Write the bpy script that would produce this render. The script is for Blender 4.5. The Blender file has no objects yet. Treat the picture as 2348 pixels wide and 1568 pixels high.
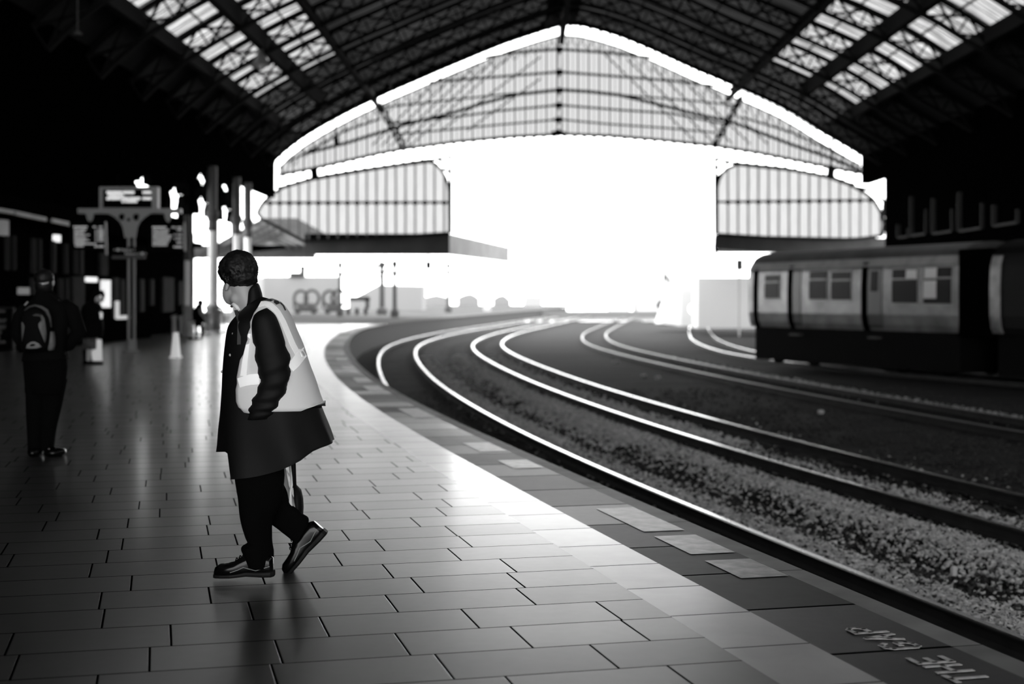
import bpy, bmesh, math, random
import numpy as np
from mathutils import Vector, Matrix, noise
from mathutils.bvhtree import BVHTree
random.seed(7); rng = np.random.default_rng(7)
C = bpy.context.scene.collection
sc = bpy.context.scene
PI = math.pi
# ------------------------------------------------------------------ camera
F = 3261.0; H = 1.45; CX = 1174.0; HY = 685.0
cam = bpy.data.cameras.new('camera'); camo = bpy.data.objects.new('camera', cam); C.objects.link(camo)
camo.location = (0, 0, H); camo.rotation_euler = (PI/2, 0, 0)
cam.sensor_width = 36; cam.lens = 50; cam.shift_y = -(784-HY)/2348
cam.clip_end = 900
cam.dof.use_dof = True; cam.dof.focus_distance = 7.45; cam.dof.aperture_fstop = 1.7; cam.dof.aperture_blades = 9
sc.camera = camo
# ------------------------------------------------------------------ world: bright overcast white sky
SKY = 6.5
w = bpy.data.worlds.new('overcast'); sc.world = w; w.use_nodes = True
bg = w.node_tree.nodes['Background']; bg.inputs[0].default_value = (1, 1, 1, 1); bg.inputs[1].default_value = SKY
sc.view_settings.view_transform = 'Standard'; sc.view_settings.look = 'None'
sc.view_settings.exposure = 0; sc.view_settings.gamma = 1
sc.cycles.use_denoising = True
sc.cycles.max_bounces = 6; sc.cycles.diffuse_bounces = 3; sc.cycles.glossy_bounces = 3
sc.cycles.transparent_max_bounces = 10; sc.cycles.caustics_reflective = False; sc.cycles.caustics_refractive = False
sc.cycles.sample_clamp_indirect = 6

# ------------------------------------------------------------------ helpers
OFF = {}
def P(x, y, Y):
    return Vector(((x-CX)*Y/F, Y, H-(y-HY)*Y/F))
def G(x, y, z=0.0):
    Y = F*(H-z)/(y-HY); return Vector(((x-CX)*Y/F, Y, z))
MATS = {}
def mat(name, g, rough=.8, metal=0, spec=.5, emit=0, noise_amt=0, nscale=3, coat=0):
    if name in MATS: return MATS[name]
    m = bpy.data.materials.new(name); m.use_nodes = True; nt = m.node_tree
    b = nt.nodes['Principled BSDF']
    b.inputs['Base Color'].default_value = (g, g, g, 1); b.inputs['Roughness'].default_value = rough
    b.inputs['Metallic'].default_value = metal; b.inputs['Specular IOR Level'].default_value = spec
    b.inputs['Coat Weight'].default_value = coat
    if emit:
        b.inputs['Emission Color'].default_value = (1, 1, 1, 1); b.inputs['Emission Strength'].default_value = emit
    if noise_amt:
        tc = nt.nodes.new('ShaderNodeTexCoord'); n = nt.nodes.new('ShaderNodeTexNoise'); n.inputs['Scale'].default_value = nscale
        n.inputs['Detail'].default_value = 5
        r = nt.nodes.new('ShaderNodeMapRange'); r.inputs[1].default_value = .3; r.inputs[2].default_value = .7
        r.inputs[3].default_value = g*(1-noise_amt); r.inputs[4].default_value = g*(1+noise_amt)
        nt.links.new(tc.outputs['Object'], n.inputs['Vector']); nt.links.new(n.outputs[0], r.inputs[0]); nt.links.new(r.outputs[0], b.inputs['Base Color'])
    MATS[name] = m; return m
def glass(name, g, stripe=0, axis=1, scale=2.0, dirty=0):
    """clear or dirty glazing: tinted transparency with a faint gloss"""
    m = bpy.data.materials.new(name); m.use_nodes = True; nt = m.node_tree; nt.nodes.clear()
    o = nt.nodes.new('ShaderNodeOutputMaterial'); t = nt.nodes.new('ShaderNodeBsdfTransparent')
    t.inputs[0].default_value = (g, g, g, 1)
    nt.links.new(t.outputs[0], o.inputs[0])
    if stripe:
        tc = nt.nodes.new('ShaderNodeTexCoord'); mp = nt.nodes.new('ShaderNodeMapping')
        s = [.35, .35, .35]; s[axis] = 4.5; mp.inputs['Scale'].default_value = s
        n = nt.nodes.new('ShaderNodeTexNoise'); n.inputs['Scale'].default_value = scale; n.inputs['Detail'].default_value = 4
        r = nt.nodes.new('ShaderNodeMapRange'); r.inputs[1].default_value = .34; r.inputs[2].default_value = .62
        r.inputs[3].default_value = g*(1-stripe); r.inputs[4].default_value = g
        nt.links.new(tc.outputs['Object'], mp.inputs[0]); nt.links.new(mp.outputs[0], n.inputs['Vector'])
        nt.links.new(n.outputs[0], r.inputs[0]); nt.links.new(r.outputs[0], t.inputs[0])
    return m
def tag(o, label=None, cat=None, group=None, kind=None):
    if label: o['label'] = label
    if cat: o['category'] = cat
    if group: o['group'] = group
    if kind: o['kind'] = kind
    return o
def empty(name, loc, label=None, cat=None, group=None):
    o = bpy.data.objects.new(name, None); C.objects.link(o); o.location = loc; o.empty_display_size = .1
    OFF[o.name] = Vector(loc); return tag(o, label, cat, group)
def link_mesh(me, name, m, parent=None, origin=None, smooth=False):
    """me holds world coordinates; the object gets its parent's origin (or its own)"""
    if parent is not None: org = OFF[parent.name]
    elif origin is not None: org = Vector(origin)
    else:
        n = len(me.vertices); co = np.empty(n*3); me.vertices.foreach_get('co', co); co = co.reshape(-1, 3)
        org = Vector((float(co[:, 0].mean()), float(co[:, 1].mean()), float(co[:, 2].min())))
    me.transform(Matrix.Translation(-org))
    for mm in (m if isinstance(m, (list, tuple)) else [m]):
        if len(me.materials) == 0 or isinstance(m, (list, tuple)): me.materials.append(mm)
    if smooth: me.polygons.foreach_set('use_smooth', [True]*len(me.polygons))
    o = bpy.data.objects.new(name, me); C.objects.link(o); OFF[o.name] = org
    if parent is not None: o.parent = parent
    else: o.location = org
    return o
class MB:
    def __init__(s): s.v = []; s.f = []; s.mi = []; s.cur = 0
    def add(s, vs, fs):
        b = len(s.v); s.v += [tuple(v) for v in vs]; s.f += [tuple(b+i for i in f) for f in fs]; s.mi += [s.cur]*len(fs); return s
    def box(s, c, d, ax=None):
        c = Vector(c); hx, hy, hz = d[0]/2, d[1]/2, d[2]/2
        a = ax or (Vector((1, 0, 0)), Vector((0, 1, 0)), Vector((0, 0, 1)))
        vs = [c+a[0]*x*hx+a[1]*y*hy+a[2]*z*hz for x in (-1, 1) for y in (-1, 1) for z in (-1, 1)]
        return s.add(vs, [(0, 1, 3, 2), (4, 6, 7, 5), (0, 4, 5, 1), (2, 3, 7, 6), (0, 2, 6, 4), (1, 5, 7, 3)])
    def bb(s, x0, x1, y0, y1, z0, z1): return s.box(((x0+x1)/2, (y0+y1)/2, (z0+z1)/2), (x1-x0, y1-y0, z1-z0))
    def bar(s, p, q, w, h=None, up=None):
        p = Vector(p); q = Vector(q); d = q-p; L = d.length
        if L < 1e-6: return s
        d /= L; u = Vector(up) if up else (Vector((0, 0, 1)) if abs(d.z) < .9 else Vector((0, 1, 0)))
        x = d.cross(u).normalized(); z = x.cross(d)
        return s.box((p+q)/2, (w, L, h or w), (x, d, z))
    def poly(s, pts, w, h=None, up=None):
        for a, b in zip(pts, pts[1:]): s.bar(a, b, w, h, up)
        return s
    def tube(s, pts, r, n=8, caps=True):
        pts = [Vector(p) for p in pts]; R = r if isinstance(r, (list, tuple)) else [r]*len(pts); rings = []
        prev = None
        for i, p in enumerate(pts):
            d = (pts[min(i+1, len(pts)-1)]-pts[max(i-1, 0)]).normalized()
            x = (prev-d*prev.dot(d)) if prev is not None else d.orthogonal()
            x.normalize(); prev = x; y = d.cross(x)
            rings.append([p+(x*math.cos(2*PI*k/n)+y*math.sin(2*PI*k/n))*R[i] for k in range(n)])
        return s.rings(rings, caps)
    def rings(s, R, caps=True, closed=True):
        n = len(R[0]); vs = [v for r in R for v in r]; fs = []
        for i in range(len(R)-1):
            for k in range(n if closed else n-1):
                k2 = (k+1) % n; fs.append((i*n+k, i*n+k2, (i+1)*n+k2, (i+1)*n+k))
        if caps: fs.append(tuple(range(n-1, -1, -1))); fs.append(tuple((len(R)-1)*n+k for k in range(n)))
        return s.add(vs, fs)
    def ell(s, c, r, n=16, m=10, rot=None):
        c = Vector(c); R = []
        for i in range(m+1):
            ph = PI*(i+.02)/(m+.04)-PI/2
            ring = []
            for k in range(n):
                th = 2*PI*k/n; v = Vector((r[0]*math.cos(ph)*math.cos(th), r[1]*math.cos(ph)*math.sin(th), r[2]*math.sin(ph)))
                if rot: v = rot @ v
                ring.append(c+v)
            R.append(ring)
        return s.rings(R)
    def lathe(s, c, prof, n=20):
        c = Vector(c); return s.rings([[c+Vector((r*math.cos(2*PI*k/n), r*math.sin(2*PI*k/n), z)) for k in range(n)] for r, z in prof])
    def mesh(s, name):
        me = bpy.data.meshes.new(name); me.from_pydata(s.v, [], s.f)
        if any(s.mi): me.polygons.foreach_set('material_index', s.mi)
        me.update(); return me
    def build(s, name, m, parent=None, origin=None, smooth=False):
        return link_mesh(s.mesh(name), name, m, parent, origin, smooth)
def kids(o): return [c for c in bpy.data.objects if c.parent == o]
def copy_tree(o, delta=(0, 0, 0), parent=None):
    c = o.copy(); C.objects.link(c)
    if parent is not None: c.parent = parent
    else: c.location = Vector(o.location)+Vector(delta)
    for ch in kids(o): copy_tree(ch, (0, 0, 0), c)
    return c
def S(o): o['kind'] = 'structure'; return o
def remesh(mb, name, m, parent, vox=.01, smooth=6):
    me = mb.mesh(name); t = bpy.data.objects.new('t', me); C.objects.link(t)
    r = t.modifiers.new('r', 'REMESH'); r.mode = 'VOXEL'; r.voxel_size = vox
    if smooth: s_ = t.modifiers.new('s', 'SMOOTH'); s_.iterations = smooth; s_.factor = .5
    dg = bpy.context.evaluated_depsgraph_get(); me2 = bpy.data.meshes.new_from_object(t.evaluated_get(dg))
    bpy.data.objects.remove(t); me2.materials.clear(); return link_mesh(me2, name, m, parent, smooth=True)
def interp(pts, x):
    if x <= pts[0][0]: return pts[0][1]
    for (a, b), (c, d) in zip(pts, pts[1:]):
        if x <= c: return b+(d-b)*(x-a)/(c-a)
    return pts[-1][1]

# ------------------------------------------------------------------ platform edge curve (plan view)
SL = [(-60, -.25), (8, -.25), (15, -.235), (27, -.17), (43, -.115), (55, -.09), (65, -.06), (82, .03), (107, .105), (178, .12), (320, .1)]
YS = np.arange(-60, 320.01, .5)
SLv = np.array([interp(SL, y) for y in YS])
k_ = np.ones(9)/9; SLs = np.convolve(np.pad(SLv, 4, 'edge'), k_, 'valid')
EX = np.concatenate([[0], np.cumsum((SLs[1:]+SLs[:-1])/2*.5)])
EX += 1.367-np.interp(8.47, YS, EX)
ARC = np.concatenate([[0], np.cumsum(np.hypot(.5, np.diff(EX)))])
def edge(Y): return float(np.interp(Y, YS, EX))
def slope(Y): return float(np.interp(Y, YS, SLs))
def offp(off, Y, z=0.0):
    s = slope(Y); q = 1/math.hypot(1, s); return Vector((edge(Y)+off*q, Y-off*s*q, z))
def strip(o_list, y0, y1, step, zf, name, m, thick=0):
    """curved strip grid: columns at offsets o_list, rows along the platform; UV = (offset, arc length)"""
    ys = np.arange(y0, y1+.001, step); mb = MB(); uv = []; n = len(o_list)
    for Y in ys:
        a = float(np.interp(Y, YS, ARC))
        for o in o_list:
            mb.v.append(tuple(offp(o, Y, zf(o, Y)))); uv.append((o, a))
    for i in range(len(ys)-1):
        for k in range(n-1): mb.f.append((i*n+k, i*n+k+1, (i+1)*n+k+1, (i+1)*n+k)); mb.mi.append(0)
    me = mb.mesh(name); ul = me.uv_layers.new(name='UV')
    for l in me.loops: ul.data[l.index].uv = uv[l.vertex_index]
    return link_mesh(me, name, m, origin=(0, 0, 0))
# ------------------------------------------------------------------ floor materials
def slab_mat(name, g, bw, bh, rough, var=.35, mortar=.008, offs=.5, gm=.25, patch=0, rvar=.12, bumpd=.02, nz=.2, spec=.5, freq=2, jitter=0, squash=1, ior=1.5, coat=0):
    m = bpy.data.materials.new(name); m.use_nodes = True; nt = m.node_tree; N = nt.nodes.new; L = nt.links.new
    b = nt.nodes['Principled BSDF']; b.inputs['Specular IOR Level'].default_value = spec
    b.inputs['IOR'].default_value = ior; b.inputs['Coat Weight'].default_value = coat; b.inputs['Coat Roughness'].default_value = .17
    uv = N('ShaderNodeUVMap'); br = N('ShaderNodeTexBrick')
    if jitter:   # every course is shifted by its own random amount
        sx = N('ShaderNodeSeparateXYZ'); L(uv.outputs[0], sx.inputs[0]); dv = N('ShaderNodeMath'); dv.operation = 'DIVIDE'; L(sx.outputs[1], dv.inputs[0]); dv.inputs[1].default_value = bh
        fl = N('ShaderNodeMath'); fl.operation = 'FLOOR'; L(dv.outputs[0], fl.inputs[0]); wn_ = N('ShaderNodeTexWhiteNoise'); wn_.noise_dimensions = '1D'; L(fl.outputs[0], wn_.inputs['W'])
        ma = N('ShaderNodeMath'); ma.operation = 'MULTIPLY_ADD'; L(wn_.outputs['Value'], ma.inputs[0]); ma.inputs[1].default_value = jitter; L(sx.outputs[0], ma.inputs[2])
        cx = N('ShaderNodeCombineXYZ'); L(ma.outputs[0], cx.inputs[0]); L(sx.outputs[1], cx.inputs[1]); L(cx.outputs[0], br.inputs['Vector'])
    else: L(uv.outputs[0], br.inputs['Vector'])
    br.inputs['Scale'].default_value = 1; br.inputs['Brick Width'].default_value = bw; br.inputs['Row Height'].default_value = bh
    br.inputs['Mortar Size'].default_value = mortar; br.inputs['Mortar Smooth'].default_value = .3; br.offset = offs; br.squash = squash; br.squash_frequency = 3; br.offset_frequency = freq
    br.inputs['Color1'].default_value = (0, 0, 0, 1); br.inputs['Color2'].default_value = (1, 1, 1, 1); br.inputs['Mortar'].default_value = (.5, .5, .5, 1)
    mr = N('ShaderNodeMapRange'); mr.inputs[3].default_value = g*(1-var); mr.inputs[4].default_value = g*(1+var); L(br.outputs['Color'], mr.inputs[0])
    # grain and stains
    tc = N('ShaderNodeTexCoord'); n1 = N('ShaderNodeTexNoise'); n1.inputs['Scale'].default_value = 2.2; n1.inputs['Detail'].default_value = 8; L(tc.outputs['Object'], n1.inputs['Vector'])
    m1 = N('ShaderNodeMapRange'); m1.inputs[1].default_value = .3; m1.inputs[2].default_value = .7; m1.inputs[3].default_value = 1-nz; m1.inputs[4].default_value = 1+nz; L(n1.outputs[0], m1.inputs[0])
    mul = N('ShaderNodeMath'); mul.operation = 'MULTIPLY'; L(mr.outputs[0], mul.inputs[0]); L(m1.outputs[0], mul.inputs[1])
    mx = N('ShaderNodeMix'); mx.data_type = 'FLOAT'; L(br.outputs['Fac'], mx.inputs[0]); L(mul.outputs[0], mx.inputs[2]); mx.inputs[3].default_value = g*gm
    last = mx.outputs[0]
    L(last, b.inputs['Base Color'])
    mr2 = N('ShaderNodeMapRange'); mr2.inputs[3].default_value = rough-rvar; mr2.inputs[4].default_value = rough+rvar; L(br.outputs['Color'], mr2.inputs[0])
    n2 = N('ShaderNodeTexNoise'); n2.inputs['Scale'].default_value = 14; n2.inputs['Detail'].default_value = 6; L(tc.outputs['Object'], n2.inputs['Vector'])
    m3 = N('ShaderNodeMath'); m3.operation = 'MULTIPLY_ADD'; L(n2.outputs[0], m3.inputs[0]); m3.inputs[1].default_value = .05; 
    sb = N('ShaderNodeMath'); sb.operation = 'SUBTRACT'; L(mr2.outputs[0], sb.inputs[0]); sb.inputs[1].default_value = .025; L(sb.outputs[0], m3.inputs[2])
    L(m3.outputs[0], b.inputs['Roughness'])
    # height: dished joints plus uneven lay of each slab
    inv = N('ShaderNodeMath'); inv.operation = 'SUBTRACT'; inv.inputs[0].default_value = 1; L(br.outputs['Fac'], inv.inputs[1])
    n3 = N('ShaderNodeTexNoise'); n3.inputs['Scale'].default_value = 1.6; n3.inputs['Detail'].default_value = 2; L(tc.outputs['Object'], n3.inputs['Vector'])
    ad = N('ShaderNodeMath'); ad.operation = 'MULTIPLY_ADD'; L(n3.outputs[0], ad.inputs[0]); ad.inputs[1].default_value = .5; L(inv.outputs[0], ad.inputs[2])
    ad2 = N('ShaderNodeMath'); ad2.operation = 'MULTIPLY_ADD'; L(n2.outputs[0], ad2.inputs[0]); ad2.inputs[1].default_value = .0; L(ad.outputs[0], ad2.inputs[2])
    sp = N('ShaderNodeMix'); sp.data_type = 'FLOAT'; L(br.outputs['Fac'], sp.inputs[0]); sp.inputs[2].default_value = spec; sp.inputs[3].default_value = 0.0; L(sp.outputs[0], b.inputs['Specular IOR Level'])
    sc_ = N('ShaderNodeMix'); sc_.data_type = 'FLOAT'; L(br.outputs['Fac'], sc_.inputs[0]); sc_.inputs[2].default_value = coat; sc_.inputs[3].default_value = 0.0; L(sc_.outputs[0], b.inputs['Coat Weight'])
    bp = N('ShaderNodeBump'); bp.inputs['Strength'].default_value = .4; bp.inputs['Distance'].default_value = bumpd; L(ad2.outputs[0], bp.inputs['Height']); L(bp.outputs[0], b.inputs['Normal'])
    return m
pave = slab_mat('paving stone', .02, .66, .40, .36, var=.15, mortar=.0065, offs=.3, freq=2, jitter=.5, squash=.78, spec=.6, ior=1.95, coat=.55, rvar=.03, bumpd=.0022, gm=.08)
border = slab_mat('pale border stone', .26, 2.0, .62, .33, spec=.6, ior=1.9, coat=.5, var=.12, mortar=.008, offs=0, rvar=.02, bumpd=.003)
copes = slab_mat('dark edge slab', .013, 2.0, .85, .42, var=.6, mortar=.016, offs=0, rvar=.10, bumpd=.006, nz=.5, gm=.05, spec=.32)
coping = slab_mat('worn coping', .20, 2.0, 1.7, .55, var=.3, mortar=.006, offs=0, rvar=.05, bumpd=.01, nz=.4)
flat = lambda o, Y: 0.0
S(strip([-34, -24, -16, -12, -9, -7, -5, -4, -3, -2, -1.1], -12, 81, .5, flat, 'floor', pave))
tarmac = mat('outdoor tarmac', .055, .95, spec=.05, noise_amt=.25, nscale=.4)
S(strip([-34, -24, -16, -12, -9, -7, -5, -4, -3, -2, -1.1], 81, 318, .5, flat, 'floor', tarmac))
paleedge = mat('outdoor edging', .085, .9, spec=.05)
S(strip([-1.1, -.6, -.2, 0, .005], 81, 235, .5, lambda o, Y: 0.0 if o < .003 else -.09, 'trim_7', paleedge))
S(strip([-1.1, -.71], -12, 81, .5, flat, 'trim_1', border))
S(strip([-.71, -.44, -.16], -12, 81, .5, flat, 'trim_2', copes))
S(strip([-.16, -.02, 0, .005], -12, 81, .5, lambda o, Y: 0.0 if o < -.01 else (-.012 if o < .003 else -.09), 'trim_3', coping))
dark_brick = mat('sooty brick', .012, .9)
S(strip([-.06, -.05], -12, 235, .5, lambda o, Y: -.06 if o < -.055 else -1.2, 'wall_platform', dark_brick))
# pale patches on the outer half of some edge slabs
wp = mat('pale slab patch', .30, .36, noise_amt=.5, nscale=9)
def patch(y0, o0, o1, L):
    mb = MB(); n = 6
    for i in range(n): 
        a, b = y0+L*i/n, y0+L*(i+1)/n
        mb.add([offp(o0, a, .003), offp(o1, a, .003), offp(o1, b, .003), offp(o0, b, .003)], [(0, 1, 2, 3)])
    return mb
def ypx(y): return F*H/(y-HY)
k = 0
PATCH = [(1215, 1160), (1266, 1222), (1320, 1276), (1034, 1013), (1072, 1052), (957, 935), (896, 884), (876, 866), (846, 838), (826, 820)]
for a, b in PATCH:
    ya, yb = ypx(a)+.03, ypx(b)-.03
    o = patch(ya, -.44, -.17, max(yb-ya, .25)).build('pale_patch', wp)
    o['category'] = 'paint patch'; o['group'] = 'pale patches on the dark edge slabs'
    o['label'] = 'pale patch on the outer half of a dark platform edge slab'
# ------------------------------------------------------------------ lettering on the edge slabs
paint = mat('white lettering', .55, .6, noise_amt=.3, nscale=30)
def text_mesh(body, size):
    cu = bpy.data.curves.new('t', 'FONT'); cu.body = body; cu.size = size; cu.extrude = .001; cu.offset = size*.012
    t = bpy.data.objects.new('t', cu); C.objects.link(t); dg = bpy.context.evaluated_depsgraph_get()
    me = bpy.data.meshes.new_from_object(t.evaluated_get(dg)); bpy.data.objects.remove(t); return me
STROKE = {'P': [[(0, 0), (0, 1), (.45, 1), (.6, .88), (.6, .62), (.45, .5), (0, .5)]],
 'A': [[(0, 0), (.3, 1), (.6, 0)], [(.12, .36), (.48, .36)]],
 'G': [[(.6, .82), (.45, 1), (.15, 1), (0, .85), (0, .15), (.15, 0), (.45, 0), (.6, .15), (.6, .45), (.35, .45)]],
 'E': [[(.55, 1), (0, 1), (0, 0), (.55, 0)], [(0, .52), (.45, .52)]],
 'H': [[(0, 0), (0, 1)], [(.6, 0), (.6, 1)], [(0, .5), (.6, .5)]],
 'T': [[(.3, 0), (.3, 1)], [(0, 1), (.6, 1)]], 'M': [[(0, 0), (0, 1), (.32, .4), (.64, 1), (.64, 0)]],
 'I': [[(.1, 0), (.1, 1)]], 'N': [[(0, 0), (0, 1), (.55, 0), (.55, 1)]], 'D': [[(0, 0), (0, 1), (.4, 1), (.6, .8), (.6, .2), (.4, 0), (0, 0)]]}
LH = .145; LW = .15
YC = iter([6.30, 6.165, 6.02, 5.79, 5.655, 5.52, 5.27, 5.12, 4.99, 4.86])
def letter(ch, Yc):
    mb = MB(); s = slope(Yc); q = 1/math.hypot(1, s); fw = Vector((s*q, q, 0)); nr = Vector((q, -s*q, 0))
    base = offp(-.30, Yc, .0045)
    for st in STROKE[ch]:
        pts = [base+fw*(px_*LW-.3*LW)-nr*(py_*LH) for px_, py_ in st]
        for a, b in zip(pts, pts[1:]):
            d = (b-a).normalized()*.009; mb.bar(a-d, b+d, .024, .002)
    return mb
# read from the far end backwards: P A G / E H T / D N I M
Yl = 6.33; cur = Yl
for word in ('GAP', 'THE', 'MIND'):
    for ch in reversed(word):
        cur = next(YC); o = letter(ch, cur).build('painted_letter', paint)
        wl = {'GAP': 'the word GAP', 'THE': 'the word THE', 'MIND': 'the word MIND'}[word]
        tag(o, 'painted white capital %s of %s on the dark platform edge' % (ch, wl), 'painted letter', 'white painted warning letters on the platform edge')
        cur -= LW*.88
    cur -= .045
# ------------------------------------------------------------------ track bed, rails
def nse(x, y, s): return noise.noise(Vector((x*s, y*s, 3.1)))
def band(o):   # height profile of the ballast against the offset from the platform edge
    return interp([(0, -.10), (1.2, -.10), (2.2, -.12), (2.62, -.06), (2.95, 0), (3.25, -.01), (3.6, -.12), (3.95, -.12), (4.3, .02), (4.75, .03), (5.05, -.06), (5.35, -.08), (5.8, -.01), (6.3, -.04), (6.9, -.07), (8, -.09), (10.9, -.06), (12.7, -.06), (13.1, .03), (13.7, .02), (14.2, -.06), (30, -.06)], o)
def bedz(o, Y): 
    p = offp(o, Y); return -1.06+band(o)*1.0+.035*nse(p.x, p.y, .9)+.02*nse(p.x, p.y, 3.3)
bedm = mat('oily track bed', .012, .95, spec=.1, noise_amt=.7, nscale=9)
S(strip([-.3, .4, 1, 1.6, 2.2, 2.62, 2.8, 2.95, 3.1, 3.25, 3.45, 3.6, 3.8, 3.95, 4.1, 4.3, 4.5, 4.75, 5.05, 5.35, 5.6, 5.8, 6.05, 6.3, 6.6, 6.9, 7.4, 8, 9, 10, 10.9, 11.8, 12.7, 13.1, 13.4, 13.7, 14.2, 16, 19, 24, 32], -6, 165, .5, bedz, 'floor_track_bed', bedm)); bpy.data.objects['floor_track_bed'].name = 'track_bed'
outm = mat('outdoor ballast', .045, .9, noise_amt=.3, nscale=1.5)
S(strip([-.3, 5, 12, 20, 40, 90], 165, 300, 2.5, lambda o, Y: -1.1, 'ground', outm))
rail_top = mat('polished rail head', .75, .22, metal=1)
rust = mat('rusty rail side', .02, .8, noise_amt=.4)
def rail(pts, label, worn=True):
    mt = [rust, rail_top] if worn else [rust, mat('dull rail head', .22, .42, metal=1)]
    prof = [(-.07, -.15), (.07, -.15), (.07, -.135), (.012, -.115), (.012, -.04), (.037, -.03), (.04, -.010), (.030, 0), (-.030, 0), (-.04, -.010), (-.037, -.03), (-.012, -.04), (-.012, -.115), (-.07, -.135)]
    R = []
    for i, p in enumerate(pts):
        d = (pts[min(i+1, len(pts)-1)]-pts[max(i-1, 0)]); d.z = 0; d.normalize(); x = Vector((d.y, -d.x, 0))
        R.append([p+x*a+Vector((0, 0, b)) for a, b in prof])
    mb = MB(); mb.rings(R); n = len(prof)
    for i in range(len(R)-1):
        for k in (6, 7, 8): mb.mi[i*n+k] = 1
    o = mb.build('rail', mt, smooth=False); return tag(o, label, 'rail', 'running rails curving out of the station')
RZ = -.915
names = ['shiny rail nearest the platform edge, partly hidden below the coping', 'bright polished rail of the nearest track, farther from the platform',
 'polished near rail of the second track', 'polished far rail of the second track', 'dull near rail of the third track', 'dull far rail of the third track']
for o_, nm in zip((.98, 2.49, 5.2, 6.7, 11.25, 12.75), names):
    rail([offp(o_, Y, RZ) for Y in np.arange(-4, 200, 1.0)], nm, o_ < 8)
K7 = [(24, 20.2), (30, 18.1), (41, 14.2), (47, 12.0), (53, 10.35), (60, 9.55), (66, 9.45), (75, 9.85), (86, 10.8), (107, 13.3), (140, 17.6), (190, 24.5)]
def sm(Y):
    return sum(interp(K7, Y+d) for d in (-4, -2, 0, 2, 4))/5
def tr4(off, Y):
    s = (sm(Y+.5)-sm(Y-.5)); q = 1/math.hypot(1, s); return Vector((sm(Y)+off*q, Y-off*s*q, RZ))
rail([tr4(0, Y) for Y in np.arange(28, 190, 1.0)], 'near rail of the fourth track running under the silver railcar')
rail([tr4(1.5, Y) for Y in np.arange(28, 190, 1.0)], 'far rail of the fourth track running under the silver railcar')
# ballast stones
def stones(name, n, fn, m, smin, smax, seed):
    r = np.random.default_rng(seed); base = np.array([(1, 0, 0), (-1, 0, 0), (0, 1, 0), (0, -1, 0), (0, 0, 1), (0, 0, -1), (.6, .6, .5), (-.6, -.5, .6)], float)[:6]
    fc = np.array([(0, 2, 4), (2, 1, 4), (1, 3, 4), (3, 0, 4), (2, 0, 5), (1, 2, 5), (3, 1, 5), (0, 3, 5)])
    V = []; cnt = 0
    while cnt < n:
        o, Y = fn(r)
        p = offp(o, Y)
        if p.y < 5 or abs(p.x) > .375*p.y+.4: cnt += 0; continue
        z = bedz(o, Y)+r.uniform(0, .018)
        s = r.uniform(smin, smax); v = base*(s*r.uniform(.55, 1.15, (6, 1)))*np.array([r.uniform(.7, 1.3), r.uniform(.7, 1.3), r.uniform(.45, .9)])+r.uniform(-.18, .18, (6, 3))*s
        q = Matrix.Rotation(r.uniform(0, 6.28), 3, 'Z') @ Matrix.Rotation(r.uniform(-.9, .9), 3, 'X') @ Matrix.Rotation(r.uniform(-.9, .9), 3, 'Y')
        V.append(v @ np.array(q).T+np.array([p.x, p.y, z])); cnt += 1
    V = np.concatenate(V); Fc = (fc[None]+6*np.arange(n)[:, None, None]).reshape(-1, 3)
    me = bpy.data.meshes.new(name); me.from_pydata(V.tolist(), [], Fc.tolist()); me.update()
    return link_mesh(me, name, m, origin=(0, 0, 0))
def nearY(r, a=6, b=34): 
    return 1/r.uniform(1/b, 1/a)
def in_bands(B):
    def f(r):
        b = B[r.choice(len(B), p=[q[3] for q in B])]
        Y = nearY(r, b[4] if len(b) > 4 else 6, b[5] if len(b) > 5 else 34); return float(r.normal(b[0], b[1])+b[2]*nse(0, Y, .6)), Y
    return f
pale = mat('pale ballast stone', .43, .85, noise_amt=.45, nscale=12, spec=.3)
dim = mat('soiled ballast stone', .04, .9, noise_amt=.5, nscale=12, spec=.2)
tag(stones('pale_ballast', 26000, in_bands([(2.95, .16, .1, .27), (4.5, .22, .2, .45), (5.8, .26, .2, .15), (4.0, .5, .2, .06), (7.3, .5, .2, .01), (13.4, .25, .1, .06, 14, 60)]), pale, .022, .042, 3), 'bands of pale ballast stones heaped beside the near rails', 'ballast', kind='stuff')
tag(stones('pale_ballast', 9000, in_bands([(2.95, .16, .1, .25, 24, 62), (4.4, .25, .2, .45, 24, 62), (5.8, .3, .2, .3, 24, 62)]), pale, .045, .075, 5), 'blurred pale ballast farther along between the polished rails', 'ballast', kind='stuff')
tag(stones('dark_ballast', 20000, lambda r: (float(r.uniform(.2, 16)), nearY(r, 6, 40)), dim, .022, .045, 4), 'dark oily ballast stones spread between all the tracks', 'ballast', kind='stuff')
litter = mat('pale litter', .5, .7)
for (x, y, rr, lb) in [(2187, 1310, .032, 'small round pale disc lying on dark ballast by the pale stone band'), (1804, 901, .10, 'flat pale scrap lying beside the third track'), (1412, 829, .13, 'pale blurred scrap between second and third track, nearest the bend'), (1476, 862, .09, 'pale scrap between second and third track, right of the bend'), (1508, 866, .09, 'small pale scrap beside the third track, second from the bend'), (1882, 945, .07, 'pale square scrap on dark ballast beyond the second track')]:
    p = G(x, y, -1.08); mb = MB()
    mb.lathe((p.x, p.y, -1.12), [(rr*.8, 0), (rr, .03), (rr, .07), (rr*.7, .09)], 12)
    tag(mb.build('litter_scrap', litter), lb, 'litter', 'scraps of litter on the ballast')
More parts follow.
